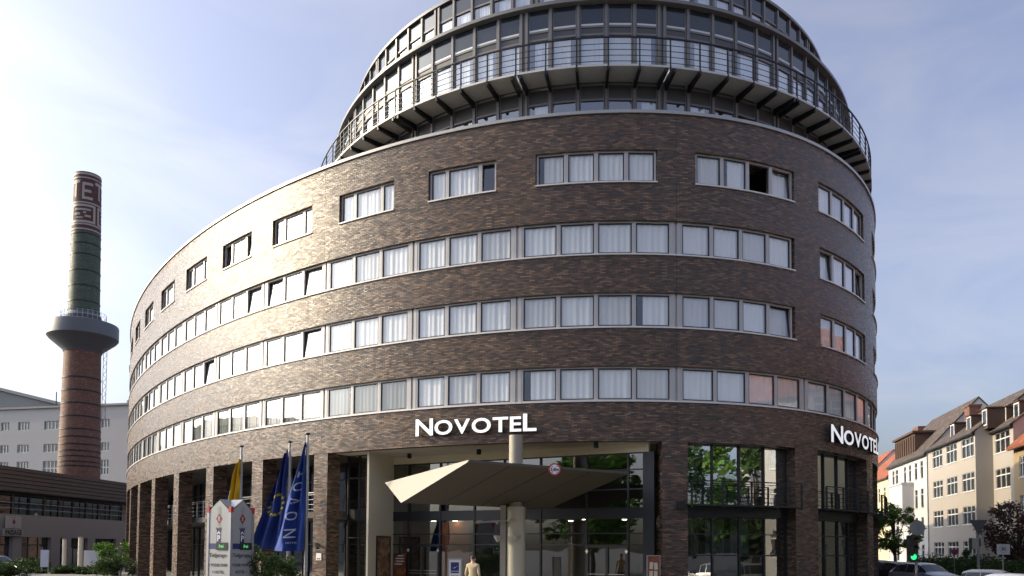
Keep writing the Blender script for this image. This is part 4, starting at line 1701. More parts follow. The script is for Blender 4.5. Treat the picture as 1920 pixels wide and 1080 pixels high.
def tree(name, label, loc, h, trunk_h, rx, rz, mat, seed, clusters=46, per=90, leaf=0.16, trunk_r=0.16, group=None):
    rnd = random.Random(seed)
    t = thing(name, label, 'tree', loc, 0, group)
    M = WORLD_OF[t.name]
    mb = MB()
    lean = rnd.uniform(-0.25, 0.25)
    path = [(0, 0, -0.1), (lean * 0.3, 0.05, trunk_h * 0.5), (lean, 0.1, trunk_h), (lean * 1.2, 0.1, h * 0.75)]
    mb.tube(path, [trunk_r * 1.25, trunk_r, trunk_r * 0.8, trunk_r * 0.2], 9)
    cz = trunk_h + rz * 0.85
    cs = []
    for k in range(clusters):
        d = Vector((rnd.gauss(0, 1), rnd.gauss(0, 1), rnd.gauss(0, 1))).normalized()
        r = rnd.uniform(0.45, 1.0) ** 0.6
        c = Vector((lean + d.x * rx * r, d.y * rx * r, cz + d.z * rz * r))
        cs.append((c, rnd.uniform(0.22, 0.42) * rx * 0.75))
    for c, r in cs[::3]:
        st_ = Vector((lean, 0.1, trunk_h * rnd.uniform(0.85, 1.3)))
        mid = (st_ + c) / 2 + Vector((0, 0, 0.2))
        mb.tube([st_, mid, c], [trunk_r * 0.42, trunk_r * 0.25, trunk_r * 0.07], 6)
    part('trunk', mb, bark_m, t, 60, M)
    mb = MB()
    leaf_cloud(mb, cs, per, 1, leaf, rnd)
    o = link('crown', mb.mesh('crown', mat), t, M)
    return t


def shrub(label, loc, rx, ry, h, mat, seed, n=16, per=110, leaf=0.07, name='shrub', cat='shrub', group=None):
    rnd = random.Random(seed)
    t = thing(name, label, cat, loc, 0, group)
    M = WORLD_OF[t.name]
    cs = []
    for k in range(n):
        x, y = rnd.uniform(-1, 1), rnd.uniform(-1, 1)
        z = rnd.uniform(0.15, 1.0) * math.sqrt(max(0.1, 1 - 0.6 * (x * x + y * y) / 2))
        cs.append((Vector((x * rx, y * ry, z * h * 0.85)), rnd.uniform(0.25, 0.4) * min(max(rx, ry), h)))
    mb = MB()
    leaf_cloud(mb, cs, per, 1, leaf, rnd, 0.9)
    link('foliage', mb.mesh('foliage', mat), t, M)
    mb = MB()
    for c, r in cs[::2]:
        mb.tube([(c.x * 0.2, c.y * 0.2, -0.05), (c.x * 0.6, c.y * 0.6, c.z * 0.6), c], [0.03, 0.02, 0.006], 5)
    part('stem', mb, bark_m, t, 0, M)
    return t


p = at_depth(503, 1080, 30.0)
shrub('leafy green shrub between the parking pylon and the flagpoles', (p.x, 30.0, PV), 0.95, 0.8, 2.35, leaf_d, 3, 34, 170, 0.05)
p = at_depth(850, 1080, 29.2)
shrub('clipped round box shrub in front of the standing board', (p.x, 29.2, PV), 0.30, 0.30, 1.02, leaf_g, 5, 16, 120, 0.035)

# ------------------------------------------------------------------ people
skin_m = plain('skin', (0.45, 0.27, 0.19), 0.55, 0, 0.05)
hair_m = plain('brown hair', (0.06, 0.035, 0.02), 0.7, 0, 0.2, 30)
jacket_m = plain('beige jacket', (0.52, 0.42, 0.27), 0.85, 0, 0.08, 8)
shirt_w = plain('white shirt', (0.75, 0.75, 0.76), 0.85, 0, 0.04)
trouser_m = plain('dark trousers', (0.04, 0.042, 0.05), 0.85, 0, 0.1)
shoe_m = plain('dark shoes', (0.03, 0.022, 0.018), 0.5, 0, 0.1)


def person(label, loc, rz, hgt, top_m):
    t = thing('person', label, 'person', loc, rz)
    k = hgt / 1.76
    J = {'pel': (0, 0, 0.96, .155, .12), 'bel': (0, 0.0, 1.12, .15, .115), 'che': (0, 0.01, 1.32, .175, .125), 'upc': (0, 0.015, 1.43, .15, .10), 'nek': (0, 0.0, 1.52, .062, .062),
         'hd1': (0, -0.02, 1.60, .078, .088), 'hd2': (0, -0.015, 1.67, .084, .10), 'hd3': (0, -0.005, 1.725, .062, .075)}
    for sx, s in ((-1, 'l'), (1, 'r')):
        J['hip' + s] = (sx * .095, 0, .90, .095, .10)
        J['kne' + s] = (sx * .10, -0.02, .50, .06, .065)
        J['ank' + s] = (sx * .105, 0.03, .10, .042, .05)
        J['toe' + s] = (sx * .125, -0.15, .045, .045, .035)
        J['sho' + s] = (sx * .185, 0.01, 1.425, .068, .068)
        J['elb' + s] = (sx * .245, 0.05, 1.14, .048, .048)
        J['wri' + s] = (sx * .235, -0.08, .91, .032, .028)
        J['pal' + s] = (sx * .235, -0.11, .83, .034, .02)
        for q in range(4):
            J['f%d%s' % (q, s)] = (sx * .235 + sx * 0.004, -0.135 + q * 0.017 - 0.02, .775, .009, .009)
            J['g%d%s' % (q, s)] = (sx * .222, -0.130 + q * 0.017 - 0.02, .735 + 0.006 * abs(q - 1.4), .008, .008)
        J['th' + s] = (sx * .225, -0.155, .825, .011, .011)
        J['ti' + s] = (sx * .222, -0.170, .785, .009, .009)
    E_ = [('pel', 'bel'), ('bel', 'che'), ('che', 'upc'), ('upc', 'nek'), ('nek', 'hd1'), ('hd1', 'hd2'), ('hd2', 'hd3')]
    for s in 'lr':
        E_ += [('pel', 'hip' + s), ('hip' + s, 'kne' + s), ('kne' + s, 'ank' + s), ('ank' + s, 'toe' + s), ('upc', 'sho' + s), ('sho' + s, 'elb' + s), ('elb' + s, 'wri' + s), ('wri' + s, 'pal' + s), ('pal' + s, 'th' + s), ('th' + s, 'ti' + s)]
        for q in range(4):
            E_ += [('pal' + s, 'f%d%s' % (q, s)), ('f%d%s' % (q, s), 'g%d%s' % (q, s))]
    names = list(J)
    me = bpy.data.meshes.new('body')
    me.from_pydata([Vector(J[n][:3]) * k for n in names], [(names.index(a), names.index(b)) for a, b in E_], [])
    o = bpy.data.objects.new('tmp', me)
    COL.objects.link(o)
    o.modifiers.new('skin', 'SKIN')
    o.modifiers.new('sub', 'SUBSURF').levels = 2
    sv = me.skin_vertices[0].data
    for i, n in enumerate(names):
        sv[i].radius = (J[n][3] * k, J[n][4] * k)
        sv[i].use_root = n == 'pel'
    bpy.context.view_layer.update()
    m2 = bpy.data.meshes.new_from_object(o.evaluated_get(bpy.context.evaluated_depsgraph_get()))
    bpy.data.objects.remove(o)
    m2.name = 'body'
    m2.materials.clear()
    for m in (skin_m, top_m, trouser_m, shoe_m):
        m2.materials.append(m)
    for pl in m2.polygons:
        z = pl.center.z / k
        arm = abs(pl.center.x) / k > 0.175
        if z < 0.085:
            i = 3
        elif z < 0.90 and not (arm and z > 0.7):
            i = 2
        elif z < 1.50 and not (arm and z < 0.93):
            i = 1
        else:
            i = 0
        pl.material_index = i
        pl.use_smooth = True
    M = WORLD_OF[t.name]
    link('body', m2, t, M)
    # hair cap, ears, nose
    mb = MB()
    rows = []
    for a in range(9):
        th = R(4 + a * 12.5)
        rows.append([(0.088 * k * math.sin(th) * math.cos(b), (-0.012 + 0.02 * math.sin(th) + 0.108 * math.sin(th) * math.sin(b)) * k, (1.665 + 0.107 * math.cos(th) + (0.045 * (0.5 - 0.5 * math.sin(b)) * (a / 8) ** 2)) * k)
                     for b in (2 * math.pi * q / 18 for q in range(18))])
    mb.grid(rows, 0, True)
    mb.face(rows[0])
    part('hair', mb, hair_m, t, 60, M)
    mb = MB()
    for sx in (-1, 1):
        mb.lathe([(0, -0.03 * k), (0.016 * k, -0.018 * k), (0.02 * k, 0.01 * k), (0, 0.03 * k)], 8, (sx * 0.085 * k, 0.0, 1.64 * k))
    mb.lathe([(0, 0.03 * k), (0.010 * k, 0.0), (0.016 * k, -0.015 * k), (0, -0.02 * k)], 8, (0, -0.112 * k, 1.635 * k))
    part('ears_and_nose', mb, skin_m, t, 60, M)
    mb = MB()
    mb.lathe([(0.078 * k, 1.475 * k), (0.074 * k, 1.53 * k), (0.066 * k, 1.545 * k)], 16)
    part('collar', mb, top_m, t, 60, M)
    return t


p = at_depth(887, 1060, 27.0)
person('person in a beige jacket walking towards the entrance, seen from behind', (p.x, 27.0, PV), R(158), 1.76, jacket_m)

# ------------------------------------------------------------------ flat facades with real openings


def wall_openings(mb, W, Ht, rects, depth=0.15, mat=0, z0=0.0):
    xs = sorted(set([0.0, W] + [r[0] for r in rects] + [r[1] for r in rects]))
    zs = sorted(set([z0, Ht] + [r[2] for r in rects] + [r[3] for r in rects]))
    for i in range(len(xs) - 1):
        for j in range(len(zs) - 1):
            cx, cz = (xs[i] + xs[i + 1]) / 2, (zs[j] + zs[j + 1]) / 2
            if any(r[0] < cx < r[1] and r[2] < cz < r[3] for r in rects):
                continue
            mb.face([(xs[i], 0, zs[j]), (xs[i + 1], 0, zs[j]), (xs[i + 1], 0, zs[j + 1]), (xs[i], 0, zs[j + 1])], mat=mat)
    for a, b, c, d in [r[:4] for r in rects]:
        mb.face([(a, 0, c), (a, depth, c), (b, depth, c), (b, 0, c)], mat=mat)
        mb.face([(a, 0, d), (b, 0, d), (b, depth, d), (a, depth, d)], mat=mat)
        mb.face([(a, 0, c), (a, 0, d), (a, depth, d), (a, depth, c)], mat=mat)
        mb.face([(b, 0, c), (b, depth, c), (b, depth, d), (b, 0, d)], mat=mat)


def far_window(parent, M, r, cols, transom, frame_mat, depth=0.12, sillm=None, bar=0.09, rows=1, backing=True):
    a, b, c, d = r[:4]
    w, h = b - a, d - c
    mb = MB()
    y0, y1 = depth - 0.07, depth + 0.02
    for k in range(cols + 1):
        x = w * k / cols
        mb.box(max(0, x - bar / 2), min(w, x + bar / 2), y0, y1, 0, h)
    zz = [0, h] + ([h * transom] if transom else []) + [h * i / rows for i in range(1, rows)]
    for z in zz:
        mb.box(0, w, y0 + 0.004, y1 - 0.004, max(0, z - bar / 2), min(h, z + bar / 2))
    if sillm:
        mb.box(-0.08, w + 0.08, -0.06, depth, -0.09, -0.01)
    Mw_ = M @ Matrix.Translation((a, 0, c))
    o = part('window', mb, frame_mat, parent, 0, Mw_)
    mb = MB()
    mb.face([(0, depth, 0), (w, depth, 0), (w, depth, h), (0, depth, h)])
    mb.face([(0, depth + 0.35, 0), (w, depth + 0.35, 0), (w, depth + 0.35, h), (0, depth + 0.35, h)], mat=1)
    part('pane', mb, [glass_far, room_m], o, 0, None, True)
    return o


def line_x(px, P0, P1, py=950):
    """distance along the wall line P0 -> P1 at which a pixel column meets it"""
    r = ray(px, py)
    d = Vector(P1) - Vector(P0)
    D = r.x * (-d.y) + d.x * r.y
    k = (r.x * P0[1] - r.y * P0[0]) / D
    return k * d.length


cream_house = plain('cream house render', (0.41, 0.375, 0.335), 0.9, 0, 0.06, 0.8)
white_house = plain('white house render', (0.56, 0.55, 0.545), 0.9, 0, 0.05, 0.8)
yellow_house = plain('yellow house render', (0.66, 0.58, 0.36), 0.9, 0, 0.06, 0.8)
tan_house = plain('ochre house render', (0.40, 0.31, 0.19), 0.9, 0, 0.06, 0.8)
grey_house = plain('grey factory render', (0.50, 0.49, 0.48), 0.9, 0, 0.06, 0.4)
tile_dark = brick_mat('dark roof tiles', (0.105, 0.082, 0.066), (0.055, 0.045, 0.038), (0.03, 0.026, 0.024), 0.30, 0.34, (0.7, 0.85), 0.8)
tile_red = brick_mat('red roof tiles', (0.36, 0.115, 0.052), (0.24, 0.075, 0.04), (0.10, 0.04, 0.03), 0.30, 0.34, (0.7, 0.85), 0.8)
winwhite = plain('white window paint', (0.72, 0.72, 0.70), 0.5, 0, 0.04)
brown_m = plain('brown cladding', (0.085, 0.05, 0.035), 0.7, 0, 0.15, 4)


def house(label, P0, P1, depth, eave, ridge, wall_m, roof_m, rects, style, frame_mat, gable=True, name='street_house', side_wall=True, overhang=0.35, mansard=None):
    """row house: front from P0 (left seen from the street) to P1 (right)"""
    M = frame_M((P0[0], P0[1], 0), Vector(P1) - Vector(P0))
    W = (Vector(P1) - Vector(P0)).length
    t = thing(name, label, 'house', (P0[0], P0[1], 0), 0, 'houses along the side street')
    mb = MB()
    wall_openings(mb, W, eave, rects)
    D = depth
    mb.face([(W, 0, 0), (W, D, 0), (W, D, eave), (W, 0, eave)])
    mb.face([(0, D, 0), (0, 0, 0), (0, 0, eave), (0, D, eave)])
    mb.face([(W, D, 0), (0, D, 0), (0, D, eave), (W, D, eave)])
    if gable:
        mb.face([(W, 0, eave), (W, D, eave), (W, D / 2, ridge)])
        mb.face([(0, D, eave), (0, 0, eave), (0, D / 2, ridge)])
    part('wall', mb, wall_m, t, 0, M)
    mb = MB()
    k = overhang
    sl = (ridge - eave) / (D / 2)
    th = 0.18
    for sgn in (0, 1):
        y0 = -k if sgn == 0 else D + k
        z0 = eave - sl * k
        a = [(-0.05, y0, z0 + 0.03), (W + 0.05, y0, z0 + 0.03), (W + 0.05, D / 2, ridge + 0.03), (-0.05, D / 2, ridge + 0.03)]
        L_ = math.hypot(D / 2 + k, ridge - z0)
        uv = [(0, 0), (W, 0), (W, L_), (0, L_)]
        up = [(x, y, z + th) for x, y, z in a]
        if sgn:
            a, up, uv = a[::-1], up[::-1], uv[::-1]
        mb.face(up, uv)
        mb.face(a[::-1], uv[::-1])
        for i in range(4):
            j = (i + 1) % 4
            mb.face([a[i], a[j], up[j], up[i]])
    rf = part('roof', mb, roof_m, t, 0, M)
    mb = MB()
    mb.box(0.0, W, -0.16 - k * 0.6, -0.05 - k * 0.3, eave - sl * k + 0.02, eave - sl * k + 0.15)
    part('gutter', mb, darkmetal, rf, 0, None, True)
    for r in rects:
        c, tr = style
        far_window(t, M, r, r[4] if len(r) > 4 else c, tr, frame_mat, 0.12, True, 0.10)
    return t, M, W, rf


def dormer(rf, M, x, w, zb, h, y0, D, slope_y, mat_side, fm):
    """roof dormer: cheeks, little roof and a white window; a child of the roof"""
    mb = MB()
    mb.box(x - w / 2, x + w / 2, y0, y0 + slope_y, zb - 0.3, zb + h)
    mb.box(x - w / 2 - 0.12, x + w / 2 + 0.12, y0 - 0.18, y0 + slope_y, zb + h, zb + h + 0.10)
    mb.box(x - w / 2 + 0.08, x - w / 2 + 0.2, y0 - 0.06, y0, zb, zb + h - 0.05, 1)
    mb.box(x + w / 2 - 0.2, x + w / 2 - 0.08, y0 - 0.06, y0, zb, zb + h - 0.05, 1)
    mb.box(x - w / 2 + 0.2, x + w / 2 - 0.2, y0 - 0.06, y0, zb, zb + 0.12, 1)
    mb.box(x - w / 2 + 0.2, x + w / 2 - 0.2, y0 - 0.06, y0, zb + h - 0.17, zb + h - 0.05, 1)
    mb.face([(x - w / 2 + 0.2, y0 - 0.01, zb + 0.12), (x + w / 2 - 0.2, y0 - 0.01, zb + 0.12), (x + w / 2 - 0.2, y0 - 0.01, zb + h - 0.17), (x - w / 2 + 0.2, y0 - 0.01, zb + h - 0.17)], mat=2)
    part('dormer', mb, [mat_side, fm, panel_m], rf, 0, None, True)


# -- cream house with the projecting front
CP0, CP1 = (47.0, 89.0), (43.9, 74.6)
cols = [(line_x(a, CP0, CP1), line_x(b, CP0, CP1)) for a, b in ((1750, 1768.5), (1776, 1796), (1805, 1828))]
rects = [(a, b, z, z + hh, 3) for a, b in cols for z, hh in ((11.3, 1.85), (8.0, 1.8), (4.8, 1.75), (1.55, 1.6))]
t, M, W, rf = house('cream four-storey house with projecting front and five dormers', CP0, CP1, 11.5, 13.55, 18.0, cream_house, tile_dark, rects, (3, 0.66), winwhite)
for px_ in (1771, 1801, 1830):
    dormer(rf, M, line_x(px_, CP0, CP1, 810), 1.3, 14.0, 1.6, 0.8, 11, 2.4, brown_m, winwhite)
mb = MB()
cxx = line_x(1826, (CP0[0] + 4.2, CP0[1] - 0.9), (CP1[0] + 4.2, CP1[1] - 0.9), 780)
mb.box(cxx - 0.75, cxx + 0.75, 3.6, 4.8, 15.0, 18.1)
mb.box(cxx - 0.83, cxx + 0.83, 3.52, 4.88, 18.1, 18.25)
part('chimney', mb, brick_red, rf, 0, None, True)
# set-back part of the same row, nearer to the camera
SP0, SP1 = (45.45, 74.6), (44.35, 69.6)
a, b = line_x(1868, SP0, SP1), line_x(1896, SP0, SP1)
rects = [(max(0.2, a), b, z, z + hh, 3) for z, hh in ((11.3, 1.85), (8.0, 1.8), (4.8, 1.75), (1.55, 1.6))]
t, M, W, rf = house('narrow cream house set back right of the projecting front', SP0, SP1, 10, 13.5, 17.4, cream_house, tile_dark, rects, (3, 0.66), winwhite)
for x_ in (W * 0.18, W * 0.75):
    dormer(rf, M, x_, 1.3, 14.0, 1.6, 0.8, 10, 2.4, brown_m, winwhite)
mb = MB()
mb.box(W * 0.55, W * 0.55 + 1.5, 3.4, 4.6, 14.8, 17.9)
part('chimney', mb, brick_red, rf, 0, None, True)
mb = MB()
mb.tube([(0.15, -0.08, 0), (0.15, -0.08, 13.2)], 0.06, 8)
part('downpipe', mb, steel_m, t, 0, M)
# -- ochre house at the frame edge and its neighbours towards the camera
TP0, TP1 = (44.2, 69.4), (40.3, 52.0)
rects = [(x, x + 1.5, z, z + 1.8, 3) for x in (1.2, 4.2, 7.2, 10.2, 13.4) for z in (8.6, 5.2, 1.7)]
house('ochre house with red tiled roof at the right picture edge', TP0, TP1, 11, 11.6, 16.8, tan_house, tile_red, rects, (3, 0.66), winwhite, overhang=0.6)
TP0, TP1 = (40.2, 51.8), (36.2, 33.5)
rects = [(x, x + 1.4, z, z + 2.0, 2) for x in (1.2, 4.0, 7.0, 10.0, 13.0, 15.8) for z in (11.2, 8.0, 4.8, 1.6)]
house('yellow house opposite the rounded corner, seen mirrored in the hotel windows', TP0, TP1, 11, 13.8, 19.5, yellow_house, tile_red, rects, (2, 0.7), winwhite)
TP0, TP1 = (36.1, 33.2), (32.6, 16.0)
rects = [(x, x + 1.4, z, z + 2.0, 2) for x in (1.2, 4.0, 7.0, 10.0, 13.0) for z in (11.2, 8.0, 4.8, 1.6)]
house('white gabled house nearest the junction, seen mirrored in the hotel windows', TP0, TP1, 11, 13.2, 19.0, white_house, tile_red, rects, (2, 0.7), winwhite)
# -- white house further down the street
WP0, WP1 = (50.4, 105.5), (47.0, 89.3)
rects = []
for a, b in ((1674, 1678), (1680, 1685), (1695.5, 1700), (1705, 1709.5), (1716, 1721), (1727, 1732)):
    x0, x1 = line_x(a, WP0, WP1), line_x(b, WP0, WP1)
    for z, hh in ((10.6, 2.0), (7.2, 2.2), (3.9, 2.2), (0.9, 2.0)):
        if 1693 < a < 1712 and z < 10:
            continue
        rects.append((x0, x1, z, z + hh, 1))
t, M, W, rf = house('white stucco house with oriel and brown attic storey', WP0, WP1, 11, 13.4, 19.4, white_house, tile_dark, rects, (1, 0.7), grey_house)
mb = MB()
mb.box(1.5, W * 0.62, 0.5, 6, 13.9, 16.5)
mb.box(1.2, W * 0.62 + 0.3, 0.2, 6.2, 16.5, 16.75)
for k in range(9):
    x = 1.9 + k * (W * 0.62 - 2.4) / 8
    mb.box(x, x + 0.16, 0.38, 0.5, 14.2, 16.2)
part('attic_storey', mb, brown_m, rf, 0, None, True)
x0, x1 = line_x(1688, WP0, WP1), line_x(1714, WP0, WP1)
mb = MB()
mb.box(x0, x1, -1.3, -0.01, 5.9, 10.2)
mb.prism([(x0 - 0.1, -1.4), (x1 + 0.1, -1.4), (x1 + 0.1, -0.01), (x0 - 0.1, -0.01)], 10.2, 10.4)
ori = part('oriel', mb, white_house, t, 0, M)
mb = MB()
mb.box(x0 + 1.0, x1 + 1.6, -1.6, -0.02, 3.4, 3.6)
for k in range(7):
    mb.box(x0 + 1.0 + k * (x1 - x0 + 0.6) / 6.2, x0 + 1.05 + k * (x1 - x0 + 0.6) / 6.2, -1.6, -1.55, 3.6, 4.5)
mb.box(x0 + 1.0, x1 + 1.6, -1.61, -1.54, 4.5, 4.56)
part('balcony', mb, white_house, t, 0, M)
# -- yellow houses at the end of the street
YP0, YP1 = (54.5, 124.5), (50.5, 105.8)
rects = [(x, x + 1.1, z, z + 2.0, 1) for x in (1.5, 4.5, 7.5, 10.5, 13.5, 16.5) for z in (8.9, 5.6, 2.2)]
t, M, W, rf = house('pale yellow house with red tiled roof down the street', YP0, YP1, 11, 12.2, 17.2, yellow_house, tile_red, rects, (1, 0.7), winwhite)
mb = MB()
mb.box(W * 0.82, W * 0.82 + 2.6, 4.0, 5.4, 15.0, 19.0)
part('chimney', mb, brick_red, rf, 0, None, True)
YP0, YP1 = (58.4, 143.0), (54.6, 124.8)
rects = [(x, x + 1.1, z, z + 2.0, 1) for x in (1.5, 4.5, 7.5, 10.5, 13.5) for z in (8.9, 5.6, 2.2)]
house('farthest pale house with red roof, half hidden by the hotel', YP0, YP1, 11, 12.5, 18.0, white_house, tile_red, rects, (1, 0.7), winwhite)

# ------------------------------------------------------------------ left side: passage building
LP0, LP1 = Vector((-44.6, 66.2)), Vector((-42.0, 92.0))
ML = frame_M((*LP0, 0), LP1 - LP0)
LW = (LP1 - LP0).length
pb_wall = plain('grey render', (0.36, 0.345, 0.32), 0.9, 0, 0.06, 0.8)
pb_roof = plain('louvre cladding', (0.115, 0.095, 0.080), 0.6, 0.1, 0.12, 2)
pb = thing('passage_building', 'low shaded shop building with louvred roof edge and recessed gallery', 'building', (*LP0, 0))
doors = [(0.6, 3.9, 0.05, 2.95), (5.0, 8.9, 0.05, 2.95), (10.2, 11.2, 0.05, 2.95), (11.8, 14.4, 0.05, 2.95), (15.6, 19.2, 0.05, 2.95), (20.4, 24.2, 0.05, 2.95)]
mb = MB()
wall_openings(mb, LW, 4.95, doors, 0.6)
mb.face([(0, 12, 0), (0, 0, 0), (0, 0, 4.95), (0, 12, 4.95)])
mb.face([(0, 0, 4.95), (LW, 0, 4.95), (LW, 0.3, 4.95), (0, 0.3, 4.95)])
mb.face([(0, 0.3, 3.5), (0, 0.3, 4.95), (LW, 0.3, 4.95), (LW, 0.3, 3.5)])
part('wall', mb, pb_wall, pb, 0, ML)
mb = MB()
mb.box(0, LW, 0.62, 0.8, 0.0, 3.5)
part('shop_back', mb, room_m, pb, 0, ML)
for k, d in enumerate(doors):
    mb = MB()
    n = 3
    for j in range(n + 1):
        x = d[0] + (d[1] - d[0]) * j / n
        mb.box(x - 0.04, x + 0.04, 0.36, 0.44, 0.05, 2.95)
    mb.box(d[0], d[1], 0.365, 0.435, 2.2, 2.3)
    o = part('shopfront', mb, frame_dark, pb, 0, ML)
    mb = MB()
    mb.face([(d[0], 0.4, 0.05), (d[1], 0.4, 0.05), (d[1], 0.4, 2.95), (d[0], 0.4, 2.95)])
    part('pane', mb, glass_dark, o, 0, None, True)
# gallery
mb = MB()
mb.box(0, LW, 0.3, 2.6, 3.5, 3.72)
part('gallery_floor', mb, pb_wall, pb, 0, ML)
gr = [(0.5 + 2.15 * k, 2.45 + 2.15 * k, 4.95, 6.9) for k in range(11)]
mb = MB()
wall_openings(mb, LW, 7.4, gr, 0.1, 0, 3.72)
part('gallery_wall', mb, pb_wall, pb, 0, ML @ Matrix.Translation((0, 2.4, 0)))
for k, r in enumerate(gr):
    far_window(pb, ML @ Matrix.Translation((0, 2.4, 0)), r, 1, 0.55, frame_dark, 0.1, False, 0.16)
mb = MB()
mb.box(-0.4, LW, 2.55, 12, 3.72, 7.3)
part('gallery_core', mb, room_m, pb, 0, ML)
for z in (5.5, 6.0, 6.5):
    mb = MB()
    mb.tube([(0, 0.15, z), (LW, 0.15, z)], 0.022, 6)
    part('cable', mb, steel_m, pb, 0, ML)
for k in range(6):
    mb = MB()
    mb.tube([(1.5 + k * 4.6, 0.2, 4.9), (1.5 + k * 4.6, 0.2, 7.0)], 0.06, 8)
    part('gallery_post', mb, darkmetal, pb, 0, ML)
mb = MB()
mb.box(-0.6, LW, 0.0, 12.4, 6.95, 9.15)
rf = part('roof', mb, pb_roof, pb, 0, ML)
for k in range(6):
    mb = MB()
    z = 7.0 + k * 0.36
    mb.face([(-0.62, -0.30, z), (LW, -0.30, z), (LW, -0.04, z + 0.30), (-0.62, -0.04, z + 0.30)])
    mb.face([(-0.62, -0.04, z + 0.30), (LW, -0.04, z + 0.30), (LW, -0.30, z + 0.0), (-0.62, -0.30, z)][::1])
    mb = MB()
    mb.box(-0.62, LW, -0.24 - 0.0, -0.01, z, z + 0.30)
    part('louvre', mb, pb_roof, rf, 0, None, True)
# sign
sx0, sx1 = line_x(0, LP0, LP1, 990), line_x(38.5, LP0, LP1, 990)
Msg = ML @ Matrix.Translation((sx0 + 0.12, -0.30, 3.15)) @ Matrix.Diagonal(((sx1 - sx0) / 3.05, 1, 1, 1))
sg = thing('passage_sign', 'white square sign with red diamond and the word PASSAGE', 'sign', Msg.translation)
WORLD_OF[sg.name] = Matrix.Translation(Msg.translation)
mb = MB()
mb.box(0.25, 2.55, 0.0, 0.1, 0.55, 1.62)
part('board', mb, plain('pale sign board', (0.5, 0.48, 0.46), 0.6), sg, 0, Msg)
mb = MB()
mb.face([(1.15, -0.004, 1.1), (1.4, -0.004, 0.82), (1.65, -0.004, 1.1), (1.4, -0.004, 1.38)])
part('logo', mb, dkred, sg, 0, Msg)
mb = MB()
mb.box(1.15, 1.65, -0.004, -0.001, 0.62, 0.70)
mb.box(1.22, 1.58, -0.004, -0.001, 1.43, 1.53)
part('print', mb, greyprint, sg, 0, Msg)
mb = MB()
mb.box(-0.1, 2.95, 0.02, 0.1, -0.12, 0.48)
part('name_board', mb, plain('grey sign board', (0.42, 0.41, 0.40), 0.6), sg, 0, Msg)
link('lettering', text_mesh('PASSAGE', 0.62, 0.004, 0.018, 'CENTER', black_m), sg, Msg @ Matrix.Translation((1.42, 0.01, -0.03)) @ TEXT_UP)
p = at_depth(82, 965, 72.0)
q = ML @ Vector((line_x(82, (LP0.x, LP0.y), (LP1.x, LP1.y)), 0.75, 3.73))
person('person in a white top leaning on the gallery parapet', q, R(95), 1.7, shirt_w)

# ------------------------------------------------------------------ white factory and grey hall behind
FP0, FP1 = Vector((-92, 128.5)), Vector((-52, 119.5))
MF = frame_M((*FP0, 0), FP1 - FP0)
FW = (FP1 - FP0).length
fb = thing('factory_building', 'pale grey factory block with white barred windows behind the chimney', 'building', (*FP0, 0))
ft = 24.0
cols = [(line_x(a, (FP0.x, FP0.y), (FP1.x, FP1.y), 820), line_x(b, (FP0.x, FP0.y), (FP1.x, FP1.y), 820), n) for a, b, n in ((1, 17, 3), (33, 55, 4), (82, 116, 5), (189, 205, 3))]
rects = []
for a, b, n in cols:
    for z, hh in ((20.6, 1.35), (17.0, 1.3), (13.3, 2.3)):
        rects.append((a, b, z, z + hh, n))
mb = MB()
wall_openings(mb, FW, ft, rects, 0.25)
mb.face([(FW, 0, 0), (FW, 18, 0), (FW, 18, ft), (FW, 0, ft)])
mb.face([(0, 18, 0), (0, 0, 0), (0, 0, ft), (0, 18, ft)])
part('wall', mb, grey_house, fb, 0, MF)
for r in rects:
    far_window(fb, MF, r, r[4], 0.5 if r[3] - r[2] > 2 else None, winwhite, 0.2, False, 0.16)
mb = MB()
mb.box(-0.3, FW + 0.2, -0.3, 18, ft, ft + 0.3)
rf = part('roof', mb, roof_flat, fb, 0, MF)
mb = MB()
mb.box(FW - 9, FW - 5, 1.5, 4, ft + 0.3, ft + 1.1)
part('roof_box', mb, pb_wall, rf, 0, None, True)
for x in (18.5, 21.0):
    mb = MB()
    mb.tube([(x, 2, ft + 0.3), (x, 2, ft + 3.0)], 0.08, 6)
    part('roof_mast', mb, darkmetal, rf, 0, None, True)
hall_m = plain('grey metal hall', (0.26, 0.27, 0.28), 0.6, 0.2, 0.08, 0.4)
hb = thing('industrial_hall', 'grey metal hall with sloping roof rising behind the factory', 'building', (-110, 150, 0))
mb = MB()
y0, y1 = 152, 180
prof = [(-150, 27), (-103, 33.0), (-84.5, 28.6), (-84.5, 0), (-150, 0)]
mb.face([(x, y0, z) for x, z in prof])
mb.face([(x, y1, z) for x, z in prof[::-1]])
part('wall', mb, hall_m, hb)
mb = MB()
for (xa, za), (xb, zb) in ((prof[0], prof[1]), (prof[1], prof[2])):
    mb.face([(xa, y0 - 0.5, za + 0.1), (xb, y0 - 0.5, zb + 0.1), (xb, y1, zb + 0.1), (xa, y1, za + 0.1)])
    mb.face([(xa, y0 - 0.5, za + 0.1), (xa, y0 - 0.5, za + 0.7), (xb, y0 - 0.5, zb + 0.7), (xb, y0 - 0.5, zb + 0.1)])
    mb.face([(xa, y0 - 0.5, za + 0.7), (xb, y0 - 0.5, zb + 0.7), (xb, y1, zb + 0.7), (xa, y1, za + 0.7)])
part('roof', mb, coping_m, hb)

# ------------------------------------------------------------------ brick chimney with water tank
CYY = 100.0
base = at_depth(148, 885, CYY)
tower_x = base.x


def chz(py, px=155):
    return at_depth(px, py, CYY).z


def chr_(w):
    return w / 2 / FPX * CYY * 1.0


